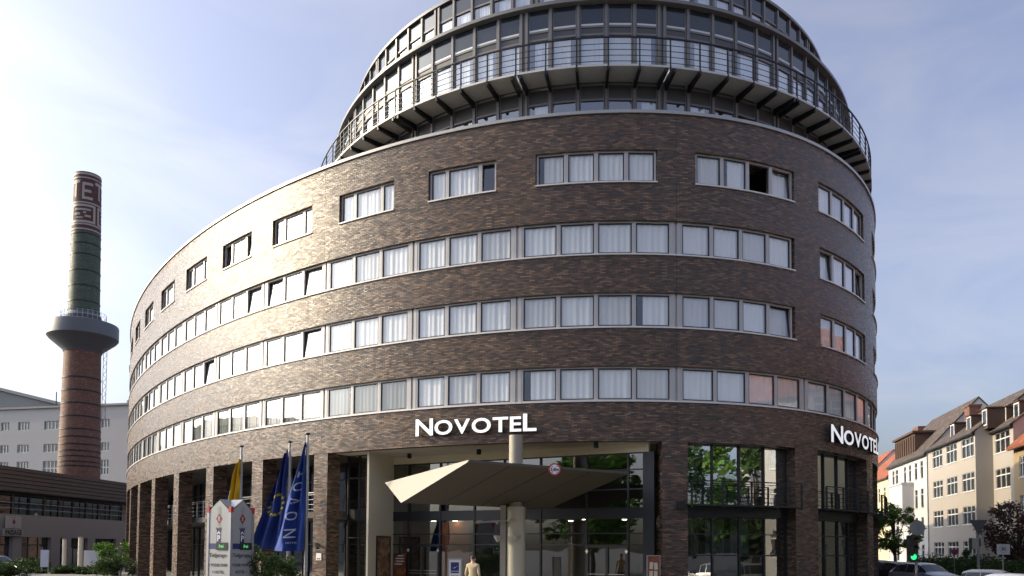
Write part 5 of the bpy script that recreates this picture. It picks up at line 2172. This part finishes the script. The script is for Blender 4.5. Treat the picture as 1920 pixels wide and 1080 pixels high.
ch = thing('factory_chimney', 'tall round brick chimney with grey water tank collar and lettered top', 'chimney', (tower_x, CYY, 0))
MC = Matrix.Translation((tower_x, CYY, 0))
zb, zt1, zr0, zr1, zg0, zg1, ztop = 0.0, chz(658), chz(640), chz(612), chz(604), chz(441), chz(331)
r_bot, r_t1, r_g0, r_g1, r_top = chr_(72), chr_(63), chr_(55), chr_(50), chr_(46)
rg = r_bot + (r_bot - r_t1) * (chz(885)) / (zt1 - chz(885))
mb = MB()
n = 16
mb.lathe([(rg + (r_t1 - rg) * (i / n), zb + (zt1 - zb) * i / n) for i in range(n + 1)], 48, uvr=2.3)
part('lower_shaft', mb, brick_red, ch, 40, MC)
mb = MB()
mb.lathe([(r_g0 + (r_g1 - r_g0) * i / 8, zg0 + (zg1 - zg0) * i / 8) for i in range(9)], 48, uvr=1.8)
part('green_shaft', mb, brick_green, ch, 40, MC)
mb = MB()
mb.lathe([(r_g1 + (r_top - r_g1) * i / 6, zg1 + (ztop - zg1) * i / 6) for i in range(7)] + [(r_top * 0.8, ztop), (r_top * 0.8, ztop - 1)], 48, uvr=1.6)
part('top_shaft', mb, brick_top, ch, 40, MC)
tank_m = plain('grey tank steel', (0.13, 0.135, 0.145), 0.5, 0.3, 0.12, 0.8)
rt = chr_(122)
mb = MB()
mb.lathe([(r_t1 * 1.03, zt1 - 0.35), (r_t1 * 1.1, zt1), (rt * 0.93, zr0), (rt, zr0 + 0.35), (rt, zr1), (rt * 0.985, zr1 + 0.15), (rt * 0.5, zr1 + 0.75), (r_g0 * 1.15, zr1 + 1.1), (r_g0, zr1 + 1.6)], 56)
part('water_tank', mb, tank_m, ch, 30, MC)
for zz, rr in [(chz(y), None) for y in (712, 736, 760, 784, 808, 822, 836, 848, 858, 868, 876)]:
    f_ = (zz - zb) / (zt1 - zb)
    r = rg + (r_t1 - rg) * f_
    mb = MB()
    mb.lathe([(r + 0.002, zz - 0.09), (r + 0.05, zz - 0.08), (r + 0.05, zz + 0.08), (r + 0.002, zz + 0.09)], 48)
    part('iron_band', mb, darkmetal, ch, 40, MC)
for y in (585, 570, 541, 513, 483, 463, 445):
    zz = chz(y)
    r = r_g0 + (r_g1 - r_g0) * (zz - zg0) / (zg1 - zg0)
    mb = MB()
    mb.lathe([(r + 0.002, zz - 0.07), (r + 0.045, zz - 0.06), (r + 0.045, zz + 0.06), (r + 0.002, zz + 0.07)], 48)
    part('iron_band', mb, darkmetal, ch, 40, MC)
palebrick = plain('pale glazed brick', (0.42, 0.37, 0.33), 0.6, 0, 0.12, 4)
for y, th in ((334, .2), (342, .12), (388, .14), (428, .14), (437, .14)):
    zz = chz(y)
    r = r_g1 + (r_top - r_g1) * (zz - zg1) / (ztop - zg1)
    mb = MB()
    mb.lathe([(r + 0.002, zz - th), (r + 0.03, zz - th), (r + 0.03, zz + th * 0.3), (r + 0.002, zz + th * 0.3)], 48)
    part('pale_band', mb, palebrick, ch, 40, MC)


def on_shaft(mb, a0, a1, z0, z1):
    """pale brick field on the round top: angle in degrees from the camera side, positive to the right"""
    nn = max(2, int(abs(a1 - a0) / 6))
    rows = []
    face0 = math.atan2(-CYY, -tower_x)
    for z in (z0, z1):
        r = r_g1 + (r_top - r_g1) * (z - zg1) / (ztop - zg1) + 0.025
        rows.append([(r * math.cos(face0 + R(a0 + (a1 - a0) * k / nn)), r * math.sin(face0 + R(a0 + (a1 - a0) * k / nn)), z) for k in range(nn + 1)])
    mb.grid(rows)


# lettering band: T E T and the framed meander below it, as pale brick
zA, zB, zC, zD = chz(383), chz(348), chz(426), chz(392)
hA = zB - zA
GL = {'T': [(0, 1, .82, 1), (.38, .62, 0, .82)], 'E': [(0, .22, 0, 1), (.22, 1, .84, 1), (.22, .85, .42, .58), (.22, 1, 0, .16)]}
for ci, (cch, a0, zoff) in enumerate((('T', -76, 0.02), ('E', -22, -0.1), ('T', 32, 0.02), ('E', 86, -0.1), ('T', 140, 0.02), ('E', 194, -0.1))):
    mb = MB()
    for x0, x1, y0, y1 in GL[cch]:
        on_shaft(mb, a0 + x0 * 44, a0 + x1 * 44, zA + (zoff + y0 * 0.9) * hA + 0.25, zA + (zoff + y1 * 0.9) * hA + 0.25)
    part('brick_letter', mb, palebrick, ch, 0, MC)
hC = zD - zC
for a0 in (-75, 45, 165):
    mb = MB()
    for x0, x1, y0, y1 in ((0, 110, .88, 1), (0, 110, 0, .12), (0, 10, .12, .88), (100, 110, .12, .88), (22, 90, .66, .76), (30, 60, .22, .3), (22, 48, .40, .52), (66, 90, .30, .42), (60, 72, .5, .6)):
        on_shaft(mb, a0 + x0, a0 + x1, zC + y0 * hC, zC + y1 * hC)
    part('brick_pattern', mb, palebrick, ch, 0, MC)
# ladder lattice on the right side, tank railing
mb = MB()
lx = r_t1 + 0.55
z = chz(790)
while z < zt1 - 0.5:
    mb.bar((lx, 0, z), (lx + 0.45, 0, z + 0.5), 0.04)
    mb.bar((lx + 0.45, 0, z + 0.5), (lx, 0, z + 1.0), 0.04)
    z += 1.0
for x in (lx, lx + 0.45):
    mb.bar((x, 0, chz(790)), (x, 0, zt1 + 0.4), 0.05)
part('ladder_lattice', mb, plain('pale lattice paint', (0.36, 0.26, 0.25), 0.6), ch, 0, MC)
mb = MB()
nn = 28
rr_ = r_g0 + 0.75
for k in range(nn):
    a, b = 2 * math.pi * k / nn, 2 * math.pi * (k + 1) / nn
    z = zr1 + 0.6
    mb.bar((rr_ * math.cos(a), rr_ * math.sin(a), z), (rr_ * math.cos(a), rr_ * math.sin(a), z + 1.0), 0.03)
    for dz in (0.5, 1.0):
        mb.bar((rr_ * math.cos(a), rr_ * math.sin(a), z + dz), (rr_ * math.cos(b), rr_ * math.sin(b), z + dz), 0.03)
part('tank_railing', mb, steel_m, ch, 0, MC)

# ------------------------------------------------------------------ left street furniture and plants
for px0, px1, y1, Y, lab in ((77, 92, 1031, 62, 'narrow white board standing before the passage building'), (158, 188, 1032, 63, 'wide white board standing before the passage building')):
    a, b = at_depth(px0, y1, Y), at_depth(px1, y1, Y)
    t = thing('advertising_board', lab, 'board', ((a.x + b.x) / 2, Y, 0), 0, 'white boards before the passage')
    mb = MB()
    w = (b.x - a.x) / 2
    mb.box(-w, w, -0.05, 0.05, 0.5, a.z)
    part('panel', mb, plain('board white', (0.62, 0.62, 0.68), 0.5), t, 0, WORLD_OF[t.name])
    mb = MB()
    for s in (-w + 0.06, w - 0.06):
        mb.box(s - 0.03, s + 0.03, 0.052, 0.11, 0, a.z)
    part('frame', mb, steel_m, t, 0, WORLD_OF[t.name])
for px, y1, Y, rr, lab in ((121.5, 1010, 64, 0.16, 'slim pale round post before the passage building'), (152, 1007, 62, 0.19, 'thicker pale round post beside the wide white board')):
    a = at_depth(px, y1, Y)
    t = thing('round_post', lab, 'post', (a.x, Y, 0), 0, 'round posts before the passage')
    mb = MB()
    mb.lathe([(rr * 1.1, 0), (rr * 1.1, 0.2), (rr, 0.22), (rr, a.z - 0.06)], 18)
    part('shaft', mb, cream_m, t, 40, WORLD_OF[t.name])
    mb = MB()
    mb.lathe([(rr + 0.03, a.z - 0.06), (rr + 0.03, a.z), (0, a.z + 0.02)], 18)
    part('cap', mb, coping_m, t, 40, WORLD_OF[t.name])
for k, (px, Y, rx, h, m, lab) in enumerate((
        (208, 58, 1.1, 2.9, leaf_g, 'bright topped bush beside the hotel\'s left end'), (222, 55, 1.3, 1.55, leaf_d, 'low dark bush at the foot of the hotel\'s left pillars'),
        (140, 58, 1.6, 0.75, leaf_d, 'low hedge bush below the two round posts'), (98, 58, 1.5, 0.75, leaf_d, 'low hedge bush below the narrow white board'),
        (178, 57, 1.5, 0.7, leaf_d, 'low hedge bush below the wide white board'), (14, 51, 1.2, 1.5, leaf_d, 'dark bush at the left picture edge'), (60, 64, 1.2, 1.3, leaf_d, 'small dark bush under the passage sign'))):
    x = at_depth(px, 1060, Y).x
    shrub(lab, (x, Y, 0), rx, 0.8, h, m, 20 + k, 20, 120, 0.085, group='bushes left of the hotel')

# ------------------------------------------------------------------ cars
tyre_m = plain('tyre', (0.02, 0.02, 0.02), 0.85, 0, 0.1)
rim_m = plain('alloy rim', (0.5, 0.5, 0.5), 0.35, 0.8, 0.05)
carglass = plain('car glass', (0.02, 0.025, 0.03), 0.05, 0, 0.05, 1, spec=0.9)
lampglass = plain('lamp glass', (0.55, 0.55, 0.55), 0.1, 0.2, 0.05)
redlamp = plain('tail lamp', (0.35, 0.02, 0.015), 0.2, 0, 0.05)


def car_paint(name, col):
    m = plain(name, col, 0.32, 0.25, 0.04, 1)
    b = m.node_tree.nodes['Principled BSDF']
    b.inputs['Coat Weight'].default_value = 0.7
    b.inputs['Coat Roughness'].default_value = 0.05
    return m


CARS = {}


def car_meshes():
    # stations along x (front +): x, sill z, belt z, top z, half width, roof half width
    st_ = [(-2.08, .42, .72, .76, .66, .62), (-2.02, .32, .82, .90, .78, .66), (-1.90, .24, .90, 1.02, .84, .66), (-1.55, .20, .93, 1.34, .86, .58), (-1.2, .2, .93, 1.42, .87, .60), (-0.5, .2, .92, 1.47, .88, .61),
           (0.15, .2, .90, 1.45, .88, .61), (0.45, .2, .89, 1.38, .88, .60), (1.05, .2, .88, 1.00, .87, .66), (1.25, .2, .86, .94, .86, .68), (1.75, .22, .78, .85, .83, .66), (2.0, .28, .66, .76, .76, .6), (2.1, .38, .56, .62, .66, .52)]
    rows = []
    for x, zs, zb, zt, w, wt in st_:
        half = [(w * .75, zs), (w * .97, zs + .06), (w, (zs + zb) / 2), (w * .98, zb), (wt + .02, zt - .06 if zt - zb > .15 else zt - .02), (wt * .75, zt - .004), (0, zt + .008)]
        rows.append([(x, -y, z) for y, z in half] + [(x, y, z) for y, z in half[::-1][1:]])
    body, win = MB(), MB()
    n = len(rows[0])
    for i in range(len(rows) - 1):
        for j in range(n - 1):
            q = [rows[i][j], rows[i + 1][j], rows[i + 1][j + 1], rows[i][j + 1]]
            side = j in (3, 8) and 3 <= i <= 7
            shield = 4 <= j <= 7 and i in (7,) or (4 <= j <= 7 and i == 2)
            if side or shield:
                c = sum((Vector(p) for p in q), Vector()) / 4
                q2 = [c + (Vector(p) - c) * 0.93 for p in q]
                win.face([tuple(p + (Vector((0, 0, 0.008)) if shield else Vector((0, 0.006 * (1 if p.y > 0 else -1), 0.004)))) for p in q2])
            body.face(q)
    body.face([p for p in rows[0]])
    body.face([p for p in rows[-1]][::-1])
    tyre, rim = MB(), MB()
    tyre.lathe([(.20, -.1), (.30, -.1), (.315, -.06), (.315, .06), (.30, .1), (.20, .1)], 22)
    rim.lathe([(.21, -.07), (.20, -.09), (.06, -.075), (0.0, -.08)], 18)
    return body, win, tyre, rim


def make_car(label, loc, rz, paint, lights=None, group='cars on the side street'):
    t = thing('car', label, 'car', loc, rz, group)
    M = WORLD_OF[t.name]
    if not CARS:
        b, w, ty, ri = car_meshes()
        CARS['b'], CARS['w'] = b, w
        CARS['ty'] = ty.mesh('tyre', tyre_m, 40)
        CARS['ri'] = ri.mesh('rim', rim_m, 40)
    key = paint.name
    if key not in CARS:
        CARS[key] = CARS['b'].mesh('body', paint, 35)
    if 'wm' not in CARS:
        CARS['wm'] = CARS['w'].mesh('windows', carglass)
    o = link('body', CARS[key], t, M)
    link('windows', CARS['wm'], o, Matrix(), True)
    for x in (-1.3, 1.32):
        for s in (-1, 1):
            Mwh = Matrix.Translation((x, s * 0.80, 0.315)) @ Matrix.Rotation(R(90 if s < 0 else -90), 4, 'X')
            Mwh = Matrix.Translation((x, s * 0.80, 0.315)) @ Matrix.Rotation(R(-90) * s, 4, 'X')
            wh = link('wheel', CARS['ty'], t, M @ Mwh)
            link('rim', CARS['ri'], wh, Matrix.Rotation(math.pi, 4, 'X'), True)
    for s in (-1, 1):
        mb = MB()
        mb.lathe([(0, .06), (.09, .04), (.13, 0), (.12, -.08)], 14)
        part('headlight', mb, lights or lampglass, t, 40, M @ Matrix.Translation((2.0, s * 0.52, 0.64)) @ Matrix.Rotation(R(90), 4, 'Y'))
        mb = MB()
        mb.box(-2.09, -1.96, s * 0.66 - 0.09, s * 0.66 + 0.09, 0.72, 0.86)
        part('tail_light', mb, redlamp, t, 0, M)
        mb = MB()
        mb.box(0.72, 0.86, min(s * 0.88, s * 1.02), max(s * 0.88, s * 1.02), 0.92, 1.05)
        part('wing_mirror', mb, black_m, t, 0, M)
    mb = MB()
    mb.box(2.085, 2.115, -0.26, 0.26, 0.40, 0.51)
    part('number_plate', mb, white_m, t, 0, M)
    return t


silver = car_paint('silver paint', (0.42, 0.43, 0.44))
darkblue = car_paint('dark blue paint', (0.02, 0.028, 0.05))
blackp = car_paint('black car paint', (0.015, 0.015, 0.017))
greyp = car_paint('grey car paint', (0.20, 0.21, 0.22))
whitep = car_paint('white car paint', (0.70, 0.71, 0.73))
headlit = emit_mat('lit headlight', (1.0, 0.80, 0.5), 6)
ST = math.atan2(-0.98, -0.215)
for px, Y, pm, lab, dr in ((1733, 45, silver, 'silver car behind the traffic light', 0.42), (1690, 49, darkblue, 'dark blue parked car left of the silver one', 0.36), (1666, 53, blackp, 'black parked car near the green tree', 0.32), (1650, 60, greyp, 'pale grey parked car closest to the hotel wall', 0.3)):
    x = at_depth(px, 1060, Y).x
    make_car(lab, (x, Y, 0), ST + dr, pm)
for px, Y, pm, lab, rz in ((1893, 23.2, whitep, 'pale car in the lower right corner, only its roof showing', R(232)), (1845, 28.5, greyp, 'grey car just behind the pale one at lower right', R(228))):
    x = at_depth(px, 1075, Y).x
    make_car(lab, (x, Y, 0), rz, pm)
x = at_depth(18, 1065, 55).x
make_car('dark car with a lit headlight at the left edge', (x - 1.3, 55.5, 0), R(-38), greyp, headlit, None)

# ------------------------------------------------------------------ right side: signs and signal
signback = plain('sign back grey', (0.20, 0.21, 0.22), 0.5, 0.5, 0.08, 4)
galv = plain('galvanised pole', (0.26, 0.27, 0.27), 0.45, 0.6, 0.1, 6)


def post(t, h, r=0.035):
    mb = MB()
    mb.lathe([(r, 0), (r, h), (0, h + 0.01)], 12)
    part('pole', mb, galv, t, 40, WORLD_OF[t.name])


Y = 31.0
a = at_depth(1717, 990, Y)
t = thing('traffic_light', 'traffic light showing green with a round sign seen from behind above it', 'traffic light', (a.x, Y, 0))
post(t, a.z + 0.2, 0.055)
MT = WORLD_OF[t.name]
mb = MB()
mb.lathe([(0, -0.012), (0.30, -0.012), (0.30, 0.012), (0, 0.012)], 36)
mb.box(-0.02, 0.02, -0.25, 0.25, 0.012, 0.035)
part('round_sign_back', mb, signback, t, 40, MT @ Matrix.Translation((0.02, -0.08, a.z)) @ Matrix.Rotation(R(90), 4, 'X'))
lx = at_depth(1708, 1044, Y)
mb = MB()
mb.box(-0.17, 0.17, -0.10, 0.12, lx.z - 0.19, lx.z + 0.84)
part('signal_head', mb, black_m, t, 0, MT @ Matrix.Translation((lx.x - a.x, -0.12, 0)))
green_on = emit_mat('green signal', (0.03, 0.75, 0.25), 0.8)
sig_off = plain('dark red lens', (0.05, 0.012, 0.01), 0.25, 0, 0.05)
sig_off2 = plain('dark amber lens', (0.05, 0.03, 0.01), 0.25, 0, 0.05)
for k, m in enumerate((green_on, sig_off2, sig_off)):
    ML_ = MT @ Matrix.Translation((lx.x - a.x, -0.22, lx.z + 0.32 * k))
    mb = MB()
    mb.lathe([(0, 0.03), (0.08, 0.02), (0.115, 0.0)], 20)
    part('lens', mb, m, t, 40, ML_ @ Matrix.Rotation(R(90), 4, 'X'))
    mb = MB()
    rows = [[(0.125 * math.cos(R(15 + 150 * i / 14)), y, 0.125 * math.sin(R(15 + 150 * i / 14))) for i in range(15)] for y in (0.0, -0.2)]
    mb.grid(rows)
    part('visor', mb, black_m, t, 60, ML_)
mb = MB()
mb.box(-0.12, 0.12, -0.14, -0.06, 0.98, 1.28)
part('push_box', mb, plain('blue push box', (0.03, 0.05, 0.12), 0.5), t, 0, MT @ Matrix.Translation((0.12, 0, 0)))
mb = MB()
mb.lathe([(0.06, 0.6), (0.06, 1.25)], 12)
part('pole_wrap', mb, plain('red band', (0.30, 0.05, 0.035), 0.6), t, 40, MT)

Y = 41.0
a = at_depth(1833, 988, Y)
t = thing('yield_sign', 'triangular yield sign seen from behind on a thick pole with a box', 'sign', (a.x, Y, 0))
post(t, a.z + 0.35, 0.07)
MT = WORLD_OF[t.name]
mb = MB()
tri = [(-0.47, 0.36), (0.47, 0.36), (0.0, -0.44)]
mb.face([(x, -0.1, z) for x, z in tri])
mb.face([(x, -0.08, z) for x, z in tri[::-1]])
for i in range(3):
    p, q = tri[i], tri[(i + 1) % 3]
    mb.face([(p[0], -0.1, p[1]), (p[0], -0.08, p[1]), (q[0], -0.08, q[1]), (q[0], -0.1, q[1])])
part('plate', mb, plain('yield back', (0.055, 0.06, 0.07), 0.5, 0.3), t, 0, MT @ Matrix.Translation((0, 0, a.z)))
mb = MB()
mb.box(-0.40, -0.10, -0.18, 0.12, a.z - 1.15, a.z - 0.58)
mb.box(0.08, 0.24, -0.12, 0.10, a.z - 1.0, a.z - 0.6)
part('control_box', mb, galv, t, 0, MT)

Y = 38.0
a = at_depth(1880, 1030, Y)
t = thing('speed_sign', 'white rectangular zone sign with a ringed 30', 'sign', (a.x, Y, 0))
post(t, a.z)
MT = WORLD_OF[t.name]
mb = MB()
mb.box(-0.31, 0.31, -0.06, -0.035, -0.25, 0.25)
part('board', mb, plain('sign white', (0.40, 0.40, 0.40), 0.5), t, 0, MT @ Matrix.Translation((0, 0, a.z)))
mb = MB()
rows = [[(r * math.cos(2 * math.pi * k / 28), -0.064, r * math.sin(2 * math.pi * k / 28)) for k in range(28)] for r in (0.20, 0.16)]
mb.grid(rows, 0, True)
part('ring', mb, greyprint, t, 0, MT @ Matrix.Translation((0, 0, a.z + 0.02)))
link('lettering', text_mesh('30', 0.22, 0.002, 0.006, 'CENTER', ptext), t, MT @ Matrix.Translation((0, -0.066, a.z - 0.055)) @ TEXT_UP)

Y = 52.0
a = at_depth(1789, 1035, Y)
t = thing('no_stopping_sign', 'small round no-stopping sign on a slim pole before the hedge', 'sign', (a.x, Y, 0))
post(t, a.z + 0.2, 0.03)
MT = WORLD_OF[t.name]
mb = MB()
mb.lathe([(0, 0.012), (0.155, 0.012)], 26, mat=0)
mb.lathe([(0.155, 0.012), (0.21, 0.012), (0.21, -0.012), (0, -0.012)], 26, mat=1)
part('disc', mb, [blue_m, red_m], t, 0, MT @ Matrix.Translation((0, -0.05, a.z)) @ Matrix.Rotation(R(90), 4, 'X'))
mb = MB()
for r_ in (45, -45):
    mb.box(-0.155, 0.155, -0.068, -0.064, -0.02, 0.02, 0, Matrix.Rotation(R(r_), 4, 'Y'))
part('cross_bar', mb, red_m, t, 0, MT @ Matrix.Translation((0, 0, a.z)))

# ------------------------------------------------------------------ right side: trees and hedge
p = at_depth(1680, 1050, 58)
tree('green_tree', 'bright green street tree beside the hotel\'s right edge', (p.x, 58, 0), 6.6, 1.9, 1.75, 2.2, leaf_g, 11, 54, 95, 0.10, 0.13)
p = at_depth(1903, 1000, 52)
tree('copper_tree', 'dark copper-leaved tree at the right picture edge', (p.x + 0.3, 52, 0), 6.6, 1.6, 2.25, 2.1, leaf_p, 12, 64, 95, 0.10, 0.16)
for k, (px, Y, rx, h, lab) in enumerate(((1742, 66, 1.6, 2.2, 'rounded dark bush behind the silver car'), (1775, 60, 1.7, 1.75, 'hedge bush left of the no-stopping sign'), (1808, 57, 1.6, 1.9, 'hedge bush right of the no-stopping sign'),
                                         (1815, 62, 0.7, 2.6, 'small pale green bush against the cream house'), (1850, 54, 1.8, 1.9, 'hedge bush behind the yield sign'), (1890, 50, 1.8, 1.8, 'hedge bush behind the zone sign'), (1930, 47, 1.8, 1.9, 'hedge bush at the right picture edge'))):
    x = at_depth(px, 1050, Y).x
    shrub(lab, (x, Y, 0), rx, 1.0, h, leaf_d, 50 + k, 26, 130, 0.085, 'hedge_bush', 'bush', 'hedge before the houses')
mb = MB()
vg = [(24.5, 47), (34, 45), (46, 88), (44, 92), (36, 90)]
mb.face([(x, y, 0.012) for x, y in vg])
struct('grass_verge', mb, grass_m)

# ------------------------------------------------------------------ behind the photographer: what the windows mirror
for k, (x, y, h, tr, rx, rz, lab) in enumerate(((25.5, 13, 12, 2.5, 4.0, 4.6, 'tall green tree across the junction on the right'), (27, 1, 13, 2.6, 4.2, 5.0, 'tall green tree behind the junction, farther right'), (14, -16, 14, 3.5, 4.8, 5.0, 'tall green tree behind the photographer'),
                                               (30, 21, 11, 2.2, 3.6, 4.4, 'green tree before the nearest white gabled house'), (-3, -24, 13, 3.2, 4.6, 4.6, 'broad green tree far behind the photographer'), (-20, -18, 12, 3.0, 4.2, 4.4, 'green tree behind the photographer to the left'),
                                               (-18, 14, 11, 2.6, 3.6, 4.2, 'green tree left of the photographer, nearest the street'), (-27, 8, 12, 2.6, 4.2, 4.6, 'green tree left of the photographer, farther back'), (-14, 1, 11, 2.6, 3.8, 4.2, 'green tree just left of the photographer'))):
    tree('street_tree', lab, (x, y, 0), h, tr, rx, rz, leaf_g if k % 2 == 0 else leaf_d, 80 + k, 60, 60, 0.30, 0.22, 'trees mirrored in the hotel windows')
rects = [(x, x + 1.4, z, z + 2.0, 2) for x in (1.5, 5, 8.5, 12, 15.5, 19) for z in (11.2, 8.0, 4.8, 1.6)]
house('brick-red roofed house far behind the photographer', (24, -38), (0, -40), 11, 13.8, 19.5, cream_house, tile_red, rects, (2, 0.7), winwhite)
rects = [(x, x + 1.6, z, z + 1.8, 2) for x in range(2, 40, 4) for z in (1.5, 4.8, 8.1, 11.4, 14.7)]
house('plain grey apartment block across the left street, mirrored in the hotel windows', (-82, 34), (-80, 76), 14, 18.5, 20.5, grey_house, tile_dark, rects, (2, None), winwhite, name='apartment_block')
rects = [(x, x + 1.4, z, z + 2.0, 2) for x in (1.5, 5, 8.5, 12, 15.5, 19) for z in (11.2, 8.0, 4.8, 1.6)]
house('white house with red roof far behind the photographer, left', (-1, -40), (-25, -38), 11, 13.8, 19.5, white_house, tile_red, rects, (2, 0.7), winwhite)
